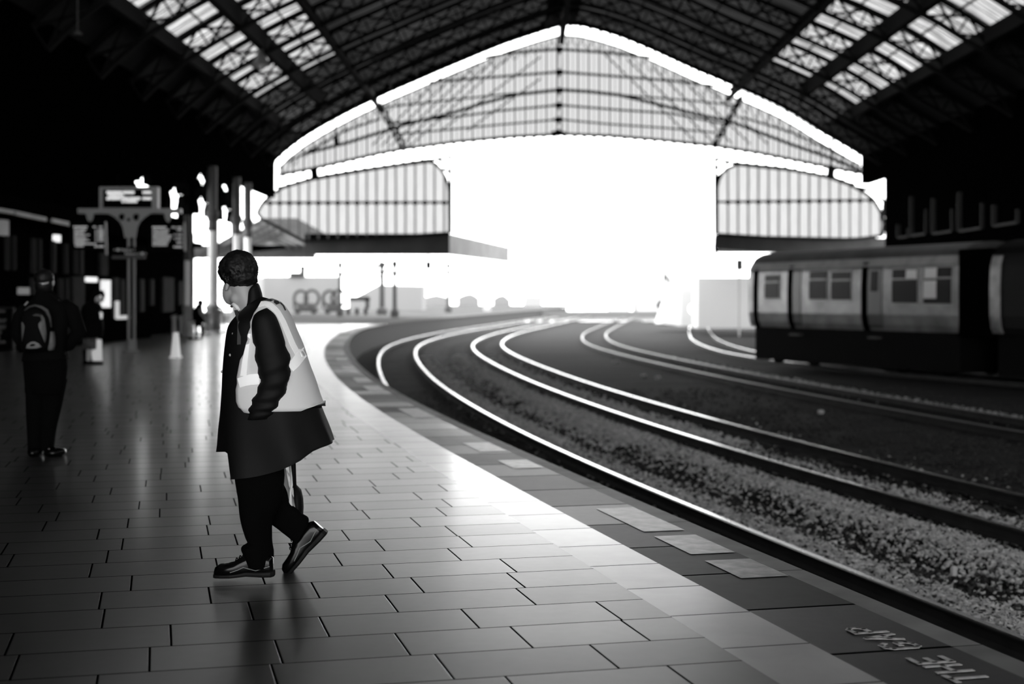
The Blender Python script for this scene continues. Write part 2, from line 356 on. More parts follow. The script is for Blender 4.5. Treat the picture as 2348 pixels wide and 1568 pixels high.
# ------------------------------------------------------------------ train shed
D = 88.0; SX = .006
OUT = [(630, 372), (662, 340), (700, 311), (740, 286), (780, 264), (820, 243), (860, 224), (905, 203), (950, 184), (1000, 162), (1050, 141), (1100, 120), (1150, 100), (1195, 85), (1235, 72), (1285, 58),
       (1330, 61), (1375, 72), (1420, 86), (1460, 102), (1500, 119), (1550, 142), (1600, 165), (1640, 181), (1680, 199), (1730, 220), (1780, 243), (1825, 268), (1870, 297), (1910, 320), (1950, 343), (1985, 365)]
iron = mat('black ironwork', .005, .8, spec=.06); boards = mat('sooty roof boarding', .008, .9, noise_amt=.6, nscale=.6, spec=.1)
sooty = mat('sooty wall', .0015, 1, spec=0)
def prof(xo, dn=0.0, Y=D):
    y = interp(OUT, xo); e = 6; t = Vector((2*e, 0, -(interp(OUT, xo+e)-interp(OUT, xo-e)))).normalized()
    nrm = Vector((t.z, 0, -t.x))
    return Vector(((xo-CX)*D/F+SX*(Y-D), Y, H+(HY-y)*D/F))+nrm*dn
def roof_piece(a, b, y0, y1, name, m, lift=0.0, thick=.1):
    xs = sorted(set([a, b]+[x for x, _ in OUT if a < x < b])); mb = MB()
    R = [[prof(x, -lift, Y) for x in xs]+[prof(x, -lift-thick, Y) for x in reversed(xs)] for Y in (y0, y1)]
    mb.rings(R); o = mb.build(name, m, origin=(0, 0, 0)); return o
S(roof_piece(640, 695, -34, D, 'ceiling', boards)); S(roof_piece(1870, 1975, -34, D, 'ceiling', boards)); 
S(roof_piece(860, 1680, -34, 40, 'ceiling', boards))
S(roof_piece(1250, 1320, 40, D, 'ceiling', boards))
# skylights: streaked then sooty in view; unseen near runs tuned for interior light
wn = [0]
def window(a, b, y0, y1, m, g=None):
    wn[0] += 1; return S(roof_piece(a, b, y0, y1, 'window_%d' % wn[0], m, lift=.02, thick=.02))
clr = glass('unseen clear fill glazing', .46); far = glass('streaked roof glazing', .43, .5); dirt = glass('sooty roof glazing', .10, .75, scale=.8); dirt_shade = glass('soot and shade roof glazing', .13, .7, scale=.8)
for (a, b) in ((695, 780), (780, 860)):
    window(a, b, -34, 38, dirt_shade); window(a, b, 38, 71.5, far); window(a, b, 71.5, D, dirt_shade)  # near run is out of view, darkened to keep floor reflections black
for (a, b) in ((1680, 1780), (1780, 1870)):
    window(a, b, -34, 38, clr); window(a, b, 38, 77, far); window(a, b, 77, D, dirt_shade)  # near run is out of view, made clear to light the figures
window(860, 1250, 40, D, dirt); window(1320, 1680, 40, D, dirt)
# arch ribs with lattice webs
def rib(Y, label):
    mb = MB(); xs = [632+i*(1983-632)/56 for i in range(57)]
    top = [prof(x, .12, Y) for x in xs]; bot = [prof(x, .95, Y) for x in xs]
    mb.poly(top, .16, .22, up=(0, 1, 0)); mb.poly(bot, .16, .22, up=(0, 1, 0))
    for i in range(0, 56):
        if i % 2 == 0:
            if i+2 <= 56: mb.bar(top[i], bot[i+2], .10, .05, up=(0, 1, 0)); mb.bar(bot[i], top[i+2], .10, .05, up=(0, 1, 0))
            mb.bar(top[i], bot[i], .07, .05, up=(0, 1, 0))
    o = mb.build('roof_truss', iron, origin=(SX*(Y-D), Y, 0)); return tag(o, label, 'roof truss', 'lattice arch ribs of the station roof')
r0 = rib(D-5.5, 'dark lattice arch rib spanning the station roof, one of an even row')
for k in range(2, 14):
    Yk = D-5.5*k; c = copy_tree(r0, (SX*(-5.5*(k-1)), -5.5*(k-1), 0))
# longitudinal girders
def girder(xo, dn, wv, hv, label, lat=False):
    mb = MB()
    if lat:
        ys = np.arange(8, D, 1.375)
        a = [prof(xo, .2, y) for y in ys]; b = [prof(xo, .9, y) for y in ys]
        mb.bar(prof(xo, .2, 6), prof(xo, .2, D), .22); mb.bar(prof(xo, .9, 6), prof(xo, .9, D), .22)
        for i in range(len(ys)-1): mb.bar(a[i], b[i+1], .09); mb.bar(b[i], a[i+1], .09)
    else: mb.bar(prof(xo, dn, 6), prof(xo, dn, D-(9 if xo != 1285 else 0)), wv, hv)
    tag(mb.build('roof_girder', iron, origin=(0, 0, 0)), label, 'roof girder', 'long girders running the length of the station roof')
girder(780, .5, .3, .8, 'long dark girder halfway up the left skylight'); girder(860, .6, .3, 1.0, 'lattice girder along the upper edge of the left skylight', True)
girder(1780, .5, .3, .8, 'long dark girder halfway up the right skylight'); girder(1680, .6, .3, 1.0, 'lattice girder along the upper edge of the right skylight', True)
girder(695, .4, .3, .6, 'long dark girder along the lower edge of the left skylight'); girder(1870, .4, .3, .6, 'long dark girder along the lower edge of the right skylight')
girder(1285, .6, .3, 1.2, 'ridge girder at the very top of the station roof')
# thin purlins across the glazing
pl_ = MB()
for xo in [737, 820]+list(range(900, 1680, 60))+[1730, 1825]:
    pl_.bar(prof(xo, .06, 6), prof(xo, .06, D-.2), .05, .09)
tag(pl_.build('roof_purlins', iron, origin=(0, 0, 0)), 'fine dark purlins and glazing bars under the roof glazing', 'purlin', kind='stuff')
# glazing bars running up the slope
gb = MB()
for (a, b, y1) in ((695, 860, D), (1680, 1870, D)):
    xs = [x for x, _ in OUT if a <= x <= b]; xs = sorted(set([a, b]+xs))
    for Y in np.arange(30, y1, .92):
        gb.poly([prof(x, .03, Y) for x in xs], .035, .04, up=(0, 1, 0))
tag(gb.build('glazing_bars', iron, origin=(0, 0, 0)), 'close set glazing bars running up both bright skylights', 'glazing bar', kind='stuff')
# ------------------------------------------------------------------ side walls
XL = (630-CX)*D/F; XR = (1975-CX)*D/F; ZE = H+(HY-372)*D/F
def wl(x, Y): return x+SX*(Y-D)
def wallgrid(X, y0, y1, z0, z1, cell, hole, th, name, m):
    ny = int(round((y1-y0)/cell)); nz = int(round((z1-z0)/cell)); sol = np.zeros((ny+2, nz+2), bool)
    for i in range(ny):
        for j in range(nz):
            sol[i+1, j+1] = not hole(y0+(i+.5)*cell, z0+(j+.5)*cell)
    mb = MB()
    def q(a, b, c, d): mb.add([a, b, c, d], [(0, 1, 2, 3)])
    for i in range(ny):
        for j in range(nz):
            if not sol[i+1, j+1]: continue
            a, b = y0+i*cell, y0+(i+1)*cell; c, d = z0+j*cell, z0+(j+1)*cell; x0a, x0b = wl(X, a), wl(X, b); x1a, x1b = x0a+th, x0b+th
            q((x0a, a, c), (x0b, b, c), (x0b, b, d), (x0a, a, d)); q((x1a, a, c), (x1a, a, d), (x1b, b, d), (x1b, b, c))
            if not sol[i, j+1]: q((x0a, a, c), (x0a, a, d), (x1a, a, d), (x1a, a, c))
            if not sol[i+2, j+1]: q((x0b, b, c), (x1b, b, c), (x1b, b, d), (x0b, b, d))
            if not sol[i+1, j]: q((x0a, a, c), (x1a, a, c), (x1b, b, c), (x0b, b, c))
            if not sol[i+1, j+2]: q((x0a, a, d), (x0b, b, d), (x1b, b, d), (x1a, a, d))
    return mb.build(name, m, origin=(X, y0, z0))
def lhole(Y, z):
    bay = 5.4; Yc = D-3.2-bay*round((D-3.2-Y)/bay); u = Y-Yc
    low = 64.6
    zs = 5.4 if Y > 60 else 5.3
    if Y < 53.5: return False
    if Y > 76.8: return z < 7.75
    if z < (5.0 if Y < 64.6 else 0): return False
    if Y > 64.6 and z < zs and not (abs(u) > 2.45): return True
    if abs(u) > 2.45: return False
    top = zs+2.15*math.sqrt(max(0, 1-(u/2.45)**2)) - (.8 if Y < 64 else 0)
    # quadrant tracery rings and little roundels over the arch
    for uu in (-2.1, 2.1):
        if math.hypot(u-uu, z-(zs+1.75)) < .17: return True
    if z > top: 
        return False
    for uu, zz, rr in ((-1.75, zs+.15, .62), (1.75, zs+.15, .62), (-1.1, zs+1.25, .42), (1.1, zs+1.25, .42)):
        d = math.hypot(u-uu, z-zz)
        if rr-.12 < d < rr+.03: return False
    return z > zs-1.0 or Y > 64.6
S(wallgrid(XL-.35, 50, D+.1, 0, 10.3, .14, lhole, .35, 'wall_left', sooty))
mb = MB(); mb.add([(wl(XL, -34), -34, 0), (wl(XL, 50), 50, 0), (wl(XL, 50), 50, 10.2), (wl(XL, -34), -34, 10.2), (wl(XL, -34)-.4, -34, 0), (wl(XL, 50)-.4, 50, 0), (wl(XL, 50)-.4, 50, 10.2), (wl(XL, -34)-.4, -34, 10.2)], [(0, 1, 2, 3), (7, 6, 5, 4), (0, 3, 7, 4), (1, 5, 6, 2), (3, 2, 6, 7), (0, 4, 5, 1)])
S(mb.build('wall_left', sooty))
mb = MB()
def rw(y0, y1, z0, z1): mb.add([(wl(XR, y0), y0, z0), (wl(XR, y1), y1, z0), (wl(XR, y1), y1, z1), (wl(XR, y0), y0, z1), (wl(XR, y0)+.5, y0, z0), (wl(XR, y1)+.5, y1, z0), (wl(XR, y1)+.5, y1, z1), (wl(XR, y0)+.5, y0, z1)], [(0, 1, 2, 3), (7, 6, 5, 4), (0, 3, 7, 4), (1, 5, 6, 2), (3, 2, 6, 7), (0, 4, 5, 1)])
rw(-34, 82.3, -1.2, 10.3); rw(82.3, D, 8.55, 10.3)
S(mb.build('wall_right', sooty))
# dark backing beyond the two eaves so no daylight leaks over the outer walls
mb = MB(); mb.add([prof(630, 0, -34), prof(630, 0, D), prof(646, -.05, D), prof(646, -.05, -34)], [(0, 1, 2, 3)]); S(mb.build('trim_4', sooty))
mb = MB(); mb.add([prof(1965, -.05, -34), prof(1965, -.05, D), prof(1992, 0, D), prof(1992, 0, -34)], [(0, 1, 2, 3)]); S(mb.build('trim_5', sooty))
# right wall window surrounds
stone = mat('dim stone surround', .035, .9)
for (xa, xb, yt, yb) in ((2066, 2088, 515, 545), (2097, 2130, 450, 541), (2149, 2192, 455, 536), (2210, 2262, 440, 530), (2292, 2346, 470, 518)):
    mb = MB()
    def rp(x, y):
        Y = (XR-.03)*F/(x-CX); return Vector((wl(XR, Y)-.05, Y, H-(y-HY)*Y/F))
    z1 = rp(xa, yt).z; z0 = rp(xa, yb).z; Ya = rp(xa, yb).y; Yb = rp(xb, yb).y
    wx = wl(XR, Ya)-.06
    mb.bar((wx, Ya, z0), (wx, Ya, z1), .1, .34, up=(1, 0, 0)); mb.bar((wx, Yb, z0), (wx, Yb, z0+(z1-z0)*.6), .1, .24, up=(1, 0, 0)); mb.bar((wx, Ya, z0), (wx, Yb, z0), .25, .1)
    wn[0] += 1; S(mb.build('window_%d' % wn[0], stone))

# ------------------------------------------------------------------ glazed end screen
def E(x, y, dy=0.0): return P(x, y, D+dy)
def inter_y(pts, x): return interp(pts, x)
CH = [(637, 402), (680, 394), (721, 386), (800, 368), (870, 352), (929, 341), (1050, 325), (1170, 314), (1294, 308), (1400, 312), (1520, 322), (1637, 334), (1740, 351), (1830, 369), (1905, 384), (1975, 397)]
def topo(x): return interp(OUT, x)+19
pane = glass('wired end glazing', .134); pane2 = glass('lower end glazing', .140, .12, axis=0)
def pan(name, top, bot, xs, m, parent):
    mb = MB(); n = len(xs)
    mb.v = [tuple(E(x, top(x), .0)) for x in xs]+[tuple(E(x, bot(x), .0)) for x in xs]
    mb.f = [(i, i+1, n+i+1, n+i) for i in range(n-1)]; mb.mi = [0]*(n-1)
    return mb.build(name, m, parent)
wn[0] += 1
w1 = empty('window_%d' % wn[0], E(1285, 308)); w1['kind'] = 'structure'
xs = sorted(set(list(range(640, 1976, 15))+[1285]))
pan('glass', lambda x: topo(x)+3, lambda x: inter_y(CH, x), xs, pane, w1)
bars = mat('grey glazing bar', .16, .7); dbar = mat('dark iron rod', .012, .7)
mb = MB()
for i, x in enumerate(np.arange(648, 1975, 12.1)):
    yt, yb = topo(x)+3, inter_y(CH, x)
    if yb-yt > 5: mb.bar(E(x, yt, -.05), E(x, yb, -.05), .05 if i % 2 else .1, .05, up=(0, 1, 0))
mb.build('glazing_bars', bars, w1)
mb = MB(); mb.poly([E(x, y, -.1) for x, y in CH], .17, .25, up=(0, 1, 0))
for x in range(650, 1970, 23): mb.box(E(x, inter_y(CH, x)+3, -.2), (.2, .2, .14))
mb.build('bottom_chord', iron, w1)
mb = MB(); ty = [(x, topo(x)+4) for x in range(640, 1976, 12)]
mb.poly([E(x, y, -.1) for x, y in ty], .09, .1, up=(0, 1, 0))
bx_ = [x for x in range(652, 1966, 24)]
for x in bx_:
    y = topo(x)+4
    for s_ in (-1, 1): mb.poly([E(x+s_*14, y+1, -.1), E(x+s_*8, y+14, -.1), E(x, y+26, -.1)], .04, .04, up=(0, 1, 0))
mb.build('top_rib', mat('mid iron rib', .03, .7), w1)
# scalloped barge edge hanging under the roof
mb = MB()
for i in range(len(OUT)-1):
    (xa, ya), (xb, yb) = OUT[i], OUT[i+1]; L_ = math.hypot(xb-xa, yb-ya); n = max(1, round(L_/21))
    for k_ in range(n):
        x0, x1 = xa+(xb-xa)*k_/n, xa+(xb-xa)*(k_+1)/n; y0_, y1_ = ya+(yb-ya)*k_/n, ya+(yb-ya)*(k_+1)/n
        A = E(x0, y0_-14, .3); B = E(x1, y1_-14, .3); a0 = E(x0, y0_+9, .3); b0 = E(x1, y1_+9, .3); m0 = E((x0+x1)/2, (y0_+y1_)/2-6, .3)
        a1 = a0*.78+m0*.22+Vector((0, 0, -.0)); q1 = E(x0+(x1-x0)*.2, y0_+(y1_-y0_)*.2-3, .3); q2 = E(x0+(x1-x0)*.8, y0_+(y1_-y0_)*.8-3, .3)
        mb.add([A, B, b0, q2, m0, q1, a0], [(0, 1, 2, 3, 4, 5, 6)])
tag(mb.build('scalloped_roof_edge', iron), 'dark scalloped edge board outlined against the sky along the roof end', 'edge board')
# tie rods in front of the glazing
def rods(name, L, wv, m, label, dy=-.6):
    mb = MB()
    for pts in L: mb.poly([E(x, y, dy) for x, y in pts], wv*1.45, wv*1.45, up=(0, 1, 0))
    return tag(mb.build(name, m), label, 'tie rod', 'tie rods across the glazed roof end')
rods('tie_rod', [[(1095, 134), (1180, 120), (1283, 113), (1400, 121), (1509, 133)]], .1, iron, 'uppermost tie rod across the glazed gable')
rods('tie_rod', [[(984, 188), (1130, 177), (1283, 165), (1452, 178), (1560, 187), (1655, 198), (1690, 210)]], .09, iron, 'second tie rod down across the glazed gable')
rods('tie_rod', [[(700, 352), (800, 326), (934, 284), (1030, 261), (1110, 236), (1183, 217), (1283, 206), (1350, 210), (1421, 218), (1500, 237), (1605, 264), (1671, 277), (1740, 303), (1814, 331), (1904, 362), (1973, 390)]], .12, iron, 'thick third tie rod, arching across the full glazed gable')
rods('tie_rod', [[(877, 246), (1000, 233), (1130, 219), (1183, 214)]], .07, dbar, 'thin tie rod just above the thick arched one, left half')
rods('tie_rod', [[(1421, 218), (1500, 224), (1600, 232), (1690, 242)]], .07, dbar, 'thin tie rod just above the thick arched one, right half')
rods('tie_rod', [[(890, 284), (1060, 266), (1145, 254), (1283, 241), (1420, 252), (1540, 260), (1665, 285)]], .08, dbar, 'fourth tie rod down across the glazed gable')
rods('tie_rod', [[(905, 308), (1000, 300), (1145, 286), (1283, 274), (1402, 285), (1520, 293), (1640, 304)]], .07, dbar, 'lowest tie rod just above the bottom chord of the gable')
rods('tie_rod', [[(660, 372), (721, 340), (790, 300), (873, 272)]], .08, dbar, 'short curved tie rod low at the left end of the gable')
rods('tie_rod', [[(1973, 378), (1904, 345), (1820, 305), (1700, 268)]], .08, dbar, 'short curved tie rod low at the right end of the gable')
lt = mat('light iron rod', .10, .7)
L_ = []
for s_ in (0, 1, 2, 3, 4):
    L_.append([(1180-s_*42, 118+s_*14), (940-s_*22, 335)]); L_.append([(1380+s_*60, 118+s_*20), (1600+s_*40, 330)])
for s_ in (0, 1): L_.append([(1010+s_*60, 300), (1240, 130+s_*50)])
for q_, seg_ in enumerate(L_): rods('bracing_rod', [seg_], .05, lt, 'faint diagonal bracing rod crossing the %s half of the glazed gable' % ('left' if seg_[0][0] < 1283 else 'right'), -.3)
def lattice(name, A, B, wpx, n, label, m=iron, dy=-.22):
    mb = MB(); A = Vector((A[0], A[1])); B = Vector((B[0], B[1])); d = (B-A).normalized(); nn = Vector((-d.y, d.x))*wpx
    p = [A+(B-A)*i/n for i in range(n+1)]
    q = lambda v: E(v.x, v.y, dy)
    mb.bar(q(A-nn), q(B-nn), .14, .1, up=(0, 1, 0)); mb.bar(q(A+nn), q(B+nn), .14, .1, up=(0, 1, 0))
    for i in range(n): mb.bar(q(p[i]-nn), q(p[i+1]+nn), .05, .05, up=(0, 1, 0)); mb.bar(q(p[i]+nn), q(p[i+1]-nn), .05, .05, up=(0, 1, 0))
    return tag(mb.build(name, m), label, 'strut', 'lattice struts in the glazed gable')
lattice('lattice_strut', (866, 236), (927, 339), 5, 8, 'slanting lattice strut left of the gable centre')
lattice('lattice_strut', (1703, 218), (1638, 333), 4, 8, 'heavy slanting lattice strut right of the gable centre')
mb = MB(); mb.bar(E(1279, 84, -.8), E(1277, 306, -.8), .1, .1); mb.bar(E(1289, 84, -.8), E(1287, 306, -.8), .06, .06)
kp = mb.build('king_post', iron); tag(kp, 'vertical king post hanging from the roof apex at the gable centre', 'post')
for y in (113, 165, 207, 241, 274, 303):
    mb = MB(); x = 1283-(y-113)*.02; mb.box(E(x, y, -1), (.3, .3, .3)); 
    for s_ in (-1, 1): mb.add([E(x, y-5, -1.1), E(x+s_*20, y, -1.1), E(x, y+7, -1.1), E(x, y-5, -.9), E(x+s_*20, y, -.9), E(x, y+7, -.9)], [(0, 1, 2), (5, 4, 3), (0, 3, 4, 1), (1, 4, 5, 2), (2, 5, 3, 0)])
    mb.add([E(x-6, y, -1), E(x+6, y, -1), E(x, y+13, -1)], [(0, 1, 2)])
    mb.build('joint_plate', iron, kp)
for x, y, lb in ((771, 330, 'left'), (1906, 395, 'right')):
    mb = MB(); mb.poly([E(x+(-9 if lb == 'left' else 0), y-75, -.22), E(x, y-30 if lb == 'left' else y-40, -.22), E(x-3, y, -.22)], .12, .12)
    mb.box(E(x, y-8, -.22), (.3, .3, .4)); tag(mb.build('hanger_post', iron), 'short dark hanger post low in the gable, %s side' % lb, 'post', 'hanger posts of the gable')
# wide pale lattice band under the chord
LB = [(640, 430), (721, 409), (828, 391), (905, 379), (985, 368), (1033, 358), (1110, 347), (1200, 339), (1290, 336), (1400, 338), (1500, 346), (1641, 362), (1691, 374), (1798, 387), (1905, 407), (1962, 428)]
mb = MB()
palei = mat('pale iron lattice', .55, .8)
mb.poly([E(x, y, .1) for x, y in LB if 1033 <= x <= 1641], .05, .05, up=(0, 1, 0))
for x in range(1040, 1641, 20):
    mb.bar(E(x, inter_y(CH, x), .0), E(x+10, inter_y(LB, x+10), .1), .03); mb.bar(E(x+20, inter_y(CH, x+20), .0), E(x+10, inter_y(LB, x+10), .1), .03)
tag(mb.build('pale_lattice_band', palei), 'pale open lattice band faint across the top of the bright opening', 'lattice')
def lower(name, outline, tr, x0, x1, sp, extra, label):
    wn[0] += 1; o = empty('window_%d' % wn[0], E((x0+x1)/2, 540)); o['kind'] = 'structure'
    mb = MB(); n = len(outline); mb.v = [tuple(E(x, y, 0)) for x, y in outline]; mb.f = [tuple(range(n))]; mb.mi = [0]; mb.build('glass', pane2, o)
    def span(x):
        ys = []
        for i in range(n):
            (a, b), (c, d) = outline[i], outline[(i+1) % n]
            if (a-x)*(c-x) < 0: ys.append(b+(d-b)*(x-a)/(c-a))
        return (min(ys), max(ys)) if len(ys) >= 2 else None
    mb = MB()
    for x in np.arange(x0, x1, sp):
        s = span(x+.01)
        if s and s[1]-s[0] > 6: mb.bar(E(x, s[0], -.06), E(x, s[1], -.06), .10, .06, up=(0, 1, 0))
    mb.build('glazing_bars', mat('dark grey glazing bar', .05, .7), o)
    mb = MB(); mb.poly([E(x, y, -.1) for x, y in outline+outline[:1]], .17, .16, up=(0, 1, 0)); mb.poly([E(x, y, -.12) for x, y in tr], .13, .12, up=(0, 1, 0))
    for x in np.arange(x0, x1, sp):
        if tr[0][0] < x < tr[1][0]: mb.box(E(x, interp(tr, x)+1, -.15), (.24, .1, .24))
    for pts in extra: mb.poly([E(x, y, -.15) for x, y in pts], .19, .14, up=(0, 1, 0))
    mb.build('frame', iron, o); return o
LO = [(590, 489), (594, 478), (604, 463), (622, 446), (650, 429), (690, 417), (721, 410), (828, 392), (905, 380), (985, 370), (1000, 376), (1013, 390), (1023, 408), (1028, 425), (1030, 440), (1031, 534), (860, 545), (696, 553), (640, 522), (600, 502)]
lower('l', LO, [(604, 465), (1029, 464)], 619, 1028, 22.2, [[(985, 368), (1033, 358), (1033, 535)], [(1003, 362), (1012, 372), (1028, 372)], [(1015, 385), (1031, 395)]], '')
RO = [(1644, 537), (1644, 430), (1648, 412), (1656, 397), (1668, 386), (1691, 377), (1798, 388), (1862, 397), (1905, 408), (1950, 424), (1985, 443), (2003, 458), (2016, 478), (2025, 500), (2027, 515), (2024, 540), (1970, 547), (1900, 549), (1760, 544)]
lower('r', RO, [(1646, 463), (2004, 459)], 1669, 2026, 23.3, [[(1691, 376), (1641, 363), (1642, 537)], [(1672, 370), (1660, 382), (1644, 384)], [(1655, 398), (1643, 408)], [(1962, 430), (2000, 436), (2028, 462), (2024, 505)]], '')
# band frame edges: left top of lower screens continue the dark line
for nm, pts in (('left', [(638, 432), (721, 408), (828, 390), (985, 367)]), ('right', [(1691, 375), (1798, 386), (1905, 406), (1960, 426)])):
    mb = MB(); mb.poly([E(x, y, -.2) for x, y in pts], .2, .22, up=(0, 1, 0))
    for x in range(int(pts[0][0]), int(pts[-1][0]), 22): mb.box(E(x, interp(pts, x)-3, -.2), (.16, .16, .16))
    for (ax, ay) in (((720, 388), (722, 409)),) if nm == 'left' else (((1906, 386), (1904, 407)),): mb.bar(E(ax[0], ax[1], -.2), E(ay[0], ay[1], -.2), .45, .2, up=(0, 1, 0))
    tag(mb.build('spandrel_beam', iron), 'dark curved beam topping the lower glazed screen on the %s' % nm, 'beam', 'curved beams over the lower screens')

# ------------------------------------------------------------------ arcade columns, left
colm = mat('pale painted column', .85, .5); colup = mat('dark painted capital', .05, .6)
def column(x, Y, wpx, zc, label, ztop=7.6):
    b = P(x, 685, Y); b.z = 0; o = empty('iron_column', b, label, 'column', 'iron columns of the left arcade'); r = wpx*Y/F/2
    mb = MB(); mb.lathe(b, [(r*1.9, 0), (r*1.9, .35), (r*1.6, .45), (r*1.45, .95), (r*1.7, 1.0), (r*1.7, 1.1), (r*1.15, 1.2)], 16); mb.build('plinth', mat('grey plinth', .25, .7), o)
    mb = MB(); mb.lathe(b, [(r*1.05, 1.2), (r, 1.6), (r*.92, zc)], 20); mb.build('shaft', colm, o, smooth=False)
    mb = MB(); mb.lathe(b, [(r*.95, zc), (r*1.3, zc+.1), (r*1.05, zc+.2), (r*1.05, zc+.45), (r*1.55, zc+.75), (r*1.5, zc+.9), (r*1.1, zc+1.0), (r*1.1, ztop)], 16); mb.build('capital', colup, o)
    return o
column(429.5, 53.7, 14, 2.9, 'short pale column nearest the camera, beside the litter sacks', 4.6)
column(487, 66, 20, 4.6, 'stout pale column left of the vest man head'); column(543, 72, 17, 4.7, 'pale column just above the vest man head, left of a twin'); column(568, 75.5, 17, 4.7, 'pale column just above the vest man head, right of its twin')
# ------------------------------------------------------------------ canopies beyond the end
fas = mat('canopy fascia', .02, .8, noise_amt=.5, nscale=.8); slat = mat('pale canopy roofing', .2, .8, noise_amt=.6, nscale=1.4); fas2 = mat('daylit canopy valance', .1, .8, noise_amt=.4, nscale=.6)  # side valance coloured paler than the fascia to show daylight on it
c1 = empty('platform_canopy', (P(1030, 535, D+1).x, D+1, 0), 'long platform canopy beyond the left end screen, grey valance along the track', 'canopy')
zt = H+(HY-536)*(D+1)/F; zb = H+(HY-584)*(D+1)/F; xc = P(1031, 0, D+1).x
e1 = P(1168, 567, D+1)  # far end of the valance
Yf = (zt-H)*F/(HY-567); ef = Vector(((1168-CX)*Yf/F, Yf, 0))
mb = MB(); mb.bb(P(700, 0, D+1).x, xc, D+.8, D+1.0, zb, zt)
mb.build('front_fascia', fas, c1)
mb = MB(); mb.add([(xc, D+.9, zt), (ef.x, ef.y, zt), (ef.x, ef.y, zb+.15), (xc, D+.9, zb), (xc-.1, D+.9, zt), (ef.x-.1, ef.y, zt), (ef.x-.1, ef.y, zb+.15), (xc-.1, D+.9, zb)], [(0, 1, 2, 3), (7, 6, 5, 4), (0, 4, 5, 1), (1, 5, 6, 2), (2, 6, 7, 3)])
mb.build('side_valance', fas2, c1)
mb = MB(); mb.add([(xc, D+1, zt-.1), (ef.x, ef.y, zt-.1), (ef.x-9, ef.y, zt-.1), (xc-9, D+1, zt-.1), (xc, D+1, zt), (ef.x, ef.y, zt), (ef.x-9, ef.y, zt), (xc-9, D+1, zt)], [(0, 1, 2, 3), (7, 6, 5, 4)])
mb.build('roof', fas, c1)
for x, y0, y1, wv in ((780, 600, 718, 6), (876, 600, 712, 9), (905, 597, 716, 7), (1028, 590, 706, 6), (1117, 593, 705, 6)):
    Y = {780: 118, 876: 128, 905: 112, 1028: 150, 1117: 170}[x]; a = P(x, 0, Y)
    mb = MB(); r = wv*1.4*Y/F/2; zz = min(H+(HY-y0)*Y/F, 5.2)
    mb.lathe((a.x, a.y, 0), [(r*2, 0), (r*2, .5), (r, .7), (r*.8, zz-.6), (r*1.5, zz-.3), (r, zz)], 10)
    for s_ in (-1, 1): mb.poly([(a.x+s_*.1, a.y, zz-1.2), (a.x+s_*.5, a.y, zz-.4), (a.x+s_*1.3, a.y, zz)], .12)
    tag(mb.build('canopy_post', mat('grey post', .03, .8) if x != 1117 else mat('pale post', .35, .7)), {780: 'grey canopy post nearest the trolleys', 876: 'thick canopy post beside the low shed', 905: 'dark canopy post with round base, in front of the low shed', 1028: 'slim post standing under the canopy corner', 1117: 'faint pale post far along the platform'}[x], 'post', 'posts under the far canopy')
# outer canopy with pitched roof seen through the arcade
c2 = empty('side_canopy', (-17, 100, 0), 'pitched canopy with striped pale roof seen through the left arcade', 'canopy'); Yc = 98.0
def Q(x, y, dY=0): return P(x, y, Yc+dY)
mb = MB(); a = Q(445, 592); b = Q(722, 608); mb.bb(a.x, b.x, Yc, Yc+.3, a.z, Q(445, 562).z); mb.build('fascia', fas, c2)
mb = MB(); rz = 24
mb.add([Q(440, 590), Q(600, 500), Q(722, 565), Q(440, 590, rz), Q(600, 500, rz)+Vector((3, 0, 0)), Q(722, 565, rz)+Vector((3, 0, 0))], [(0, 1, 2), (0, 3, 4, 1), (1, 4, 5, 2), (3, 5, 4)]); mb.build('roof', slat, c2)
mb = MB()
for i in range(9):
    t = i/9
    mb.bar(Q(440+160*t, 590-90*t, -.1), Q(440+160*t+10, 592-90*t, -.1)+Vector((0, 0, 0)), .1)
for k_ in range(4): mb.bar(Q(446+k_*16, 592, -.3), Q(600+k_*18, 506+k_*8, -.3), .14, .14)
for k_ in range(4): mb.bar(Q(722-k_*18, 570, -.3), Q(600-k_*4, 506+k_*9, -.3), .10, .10)
mb.build('rafters', fas, c2)
# right canopy over the silver train
c3 = empty('station_canopy', (P(1640, 0, D+.5).x, D+.5, 0), 'dark canopy fascia below the right glazed screen, above the railcar', 'canopy')
mb = MB(); mb.add([P(1640, 538, D+.5), P(2090, 548, D+.5), P(2090, 590, D+.5), P(1760, 578, D+.5), P(1650, 570, D+.5), P(1638, 571, D+.5)], [(0, 1, 2, 3, 4, 5)])
v = [Vector(q)+Vector((0, .3, 0)) for q in mb.v]; mb.add(v, [(5, 4, 3, 2, 1, 0)]); mb.build('fascia', fas, c3)
mb = MB(); mb.add([P(1637, 571, D+.4), P(1651, 571, D+.4), P(1640, 590, D+.4), P(1637, 571, D+.7), P(1651, 571, D+.7), P(1640, 590, D+.7)], [(0, 1, 2), (5, 4, 3), (0, 3, 4, 1), (1, 4, 5, 2), (2, 5, 3, 0)]); mb.build('bracket', iron, c3)
mb = MB(); a = P(1640, 545, D+.5); lf = P(1648, 0, D+26).x; mb.rings([[Vector((a.x, D+.8, z)), Vector((lf, D+26, z)), Vector((lf+10, D+26, z)), Vector((a.x+13, D+.8, z))] for z in (a.z-.1, a.z)]); mb.build('roof', fas, c3)
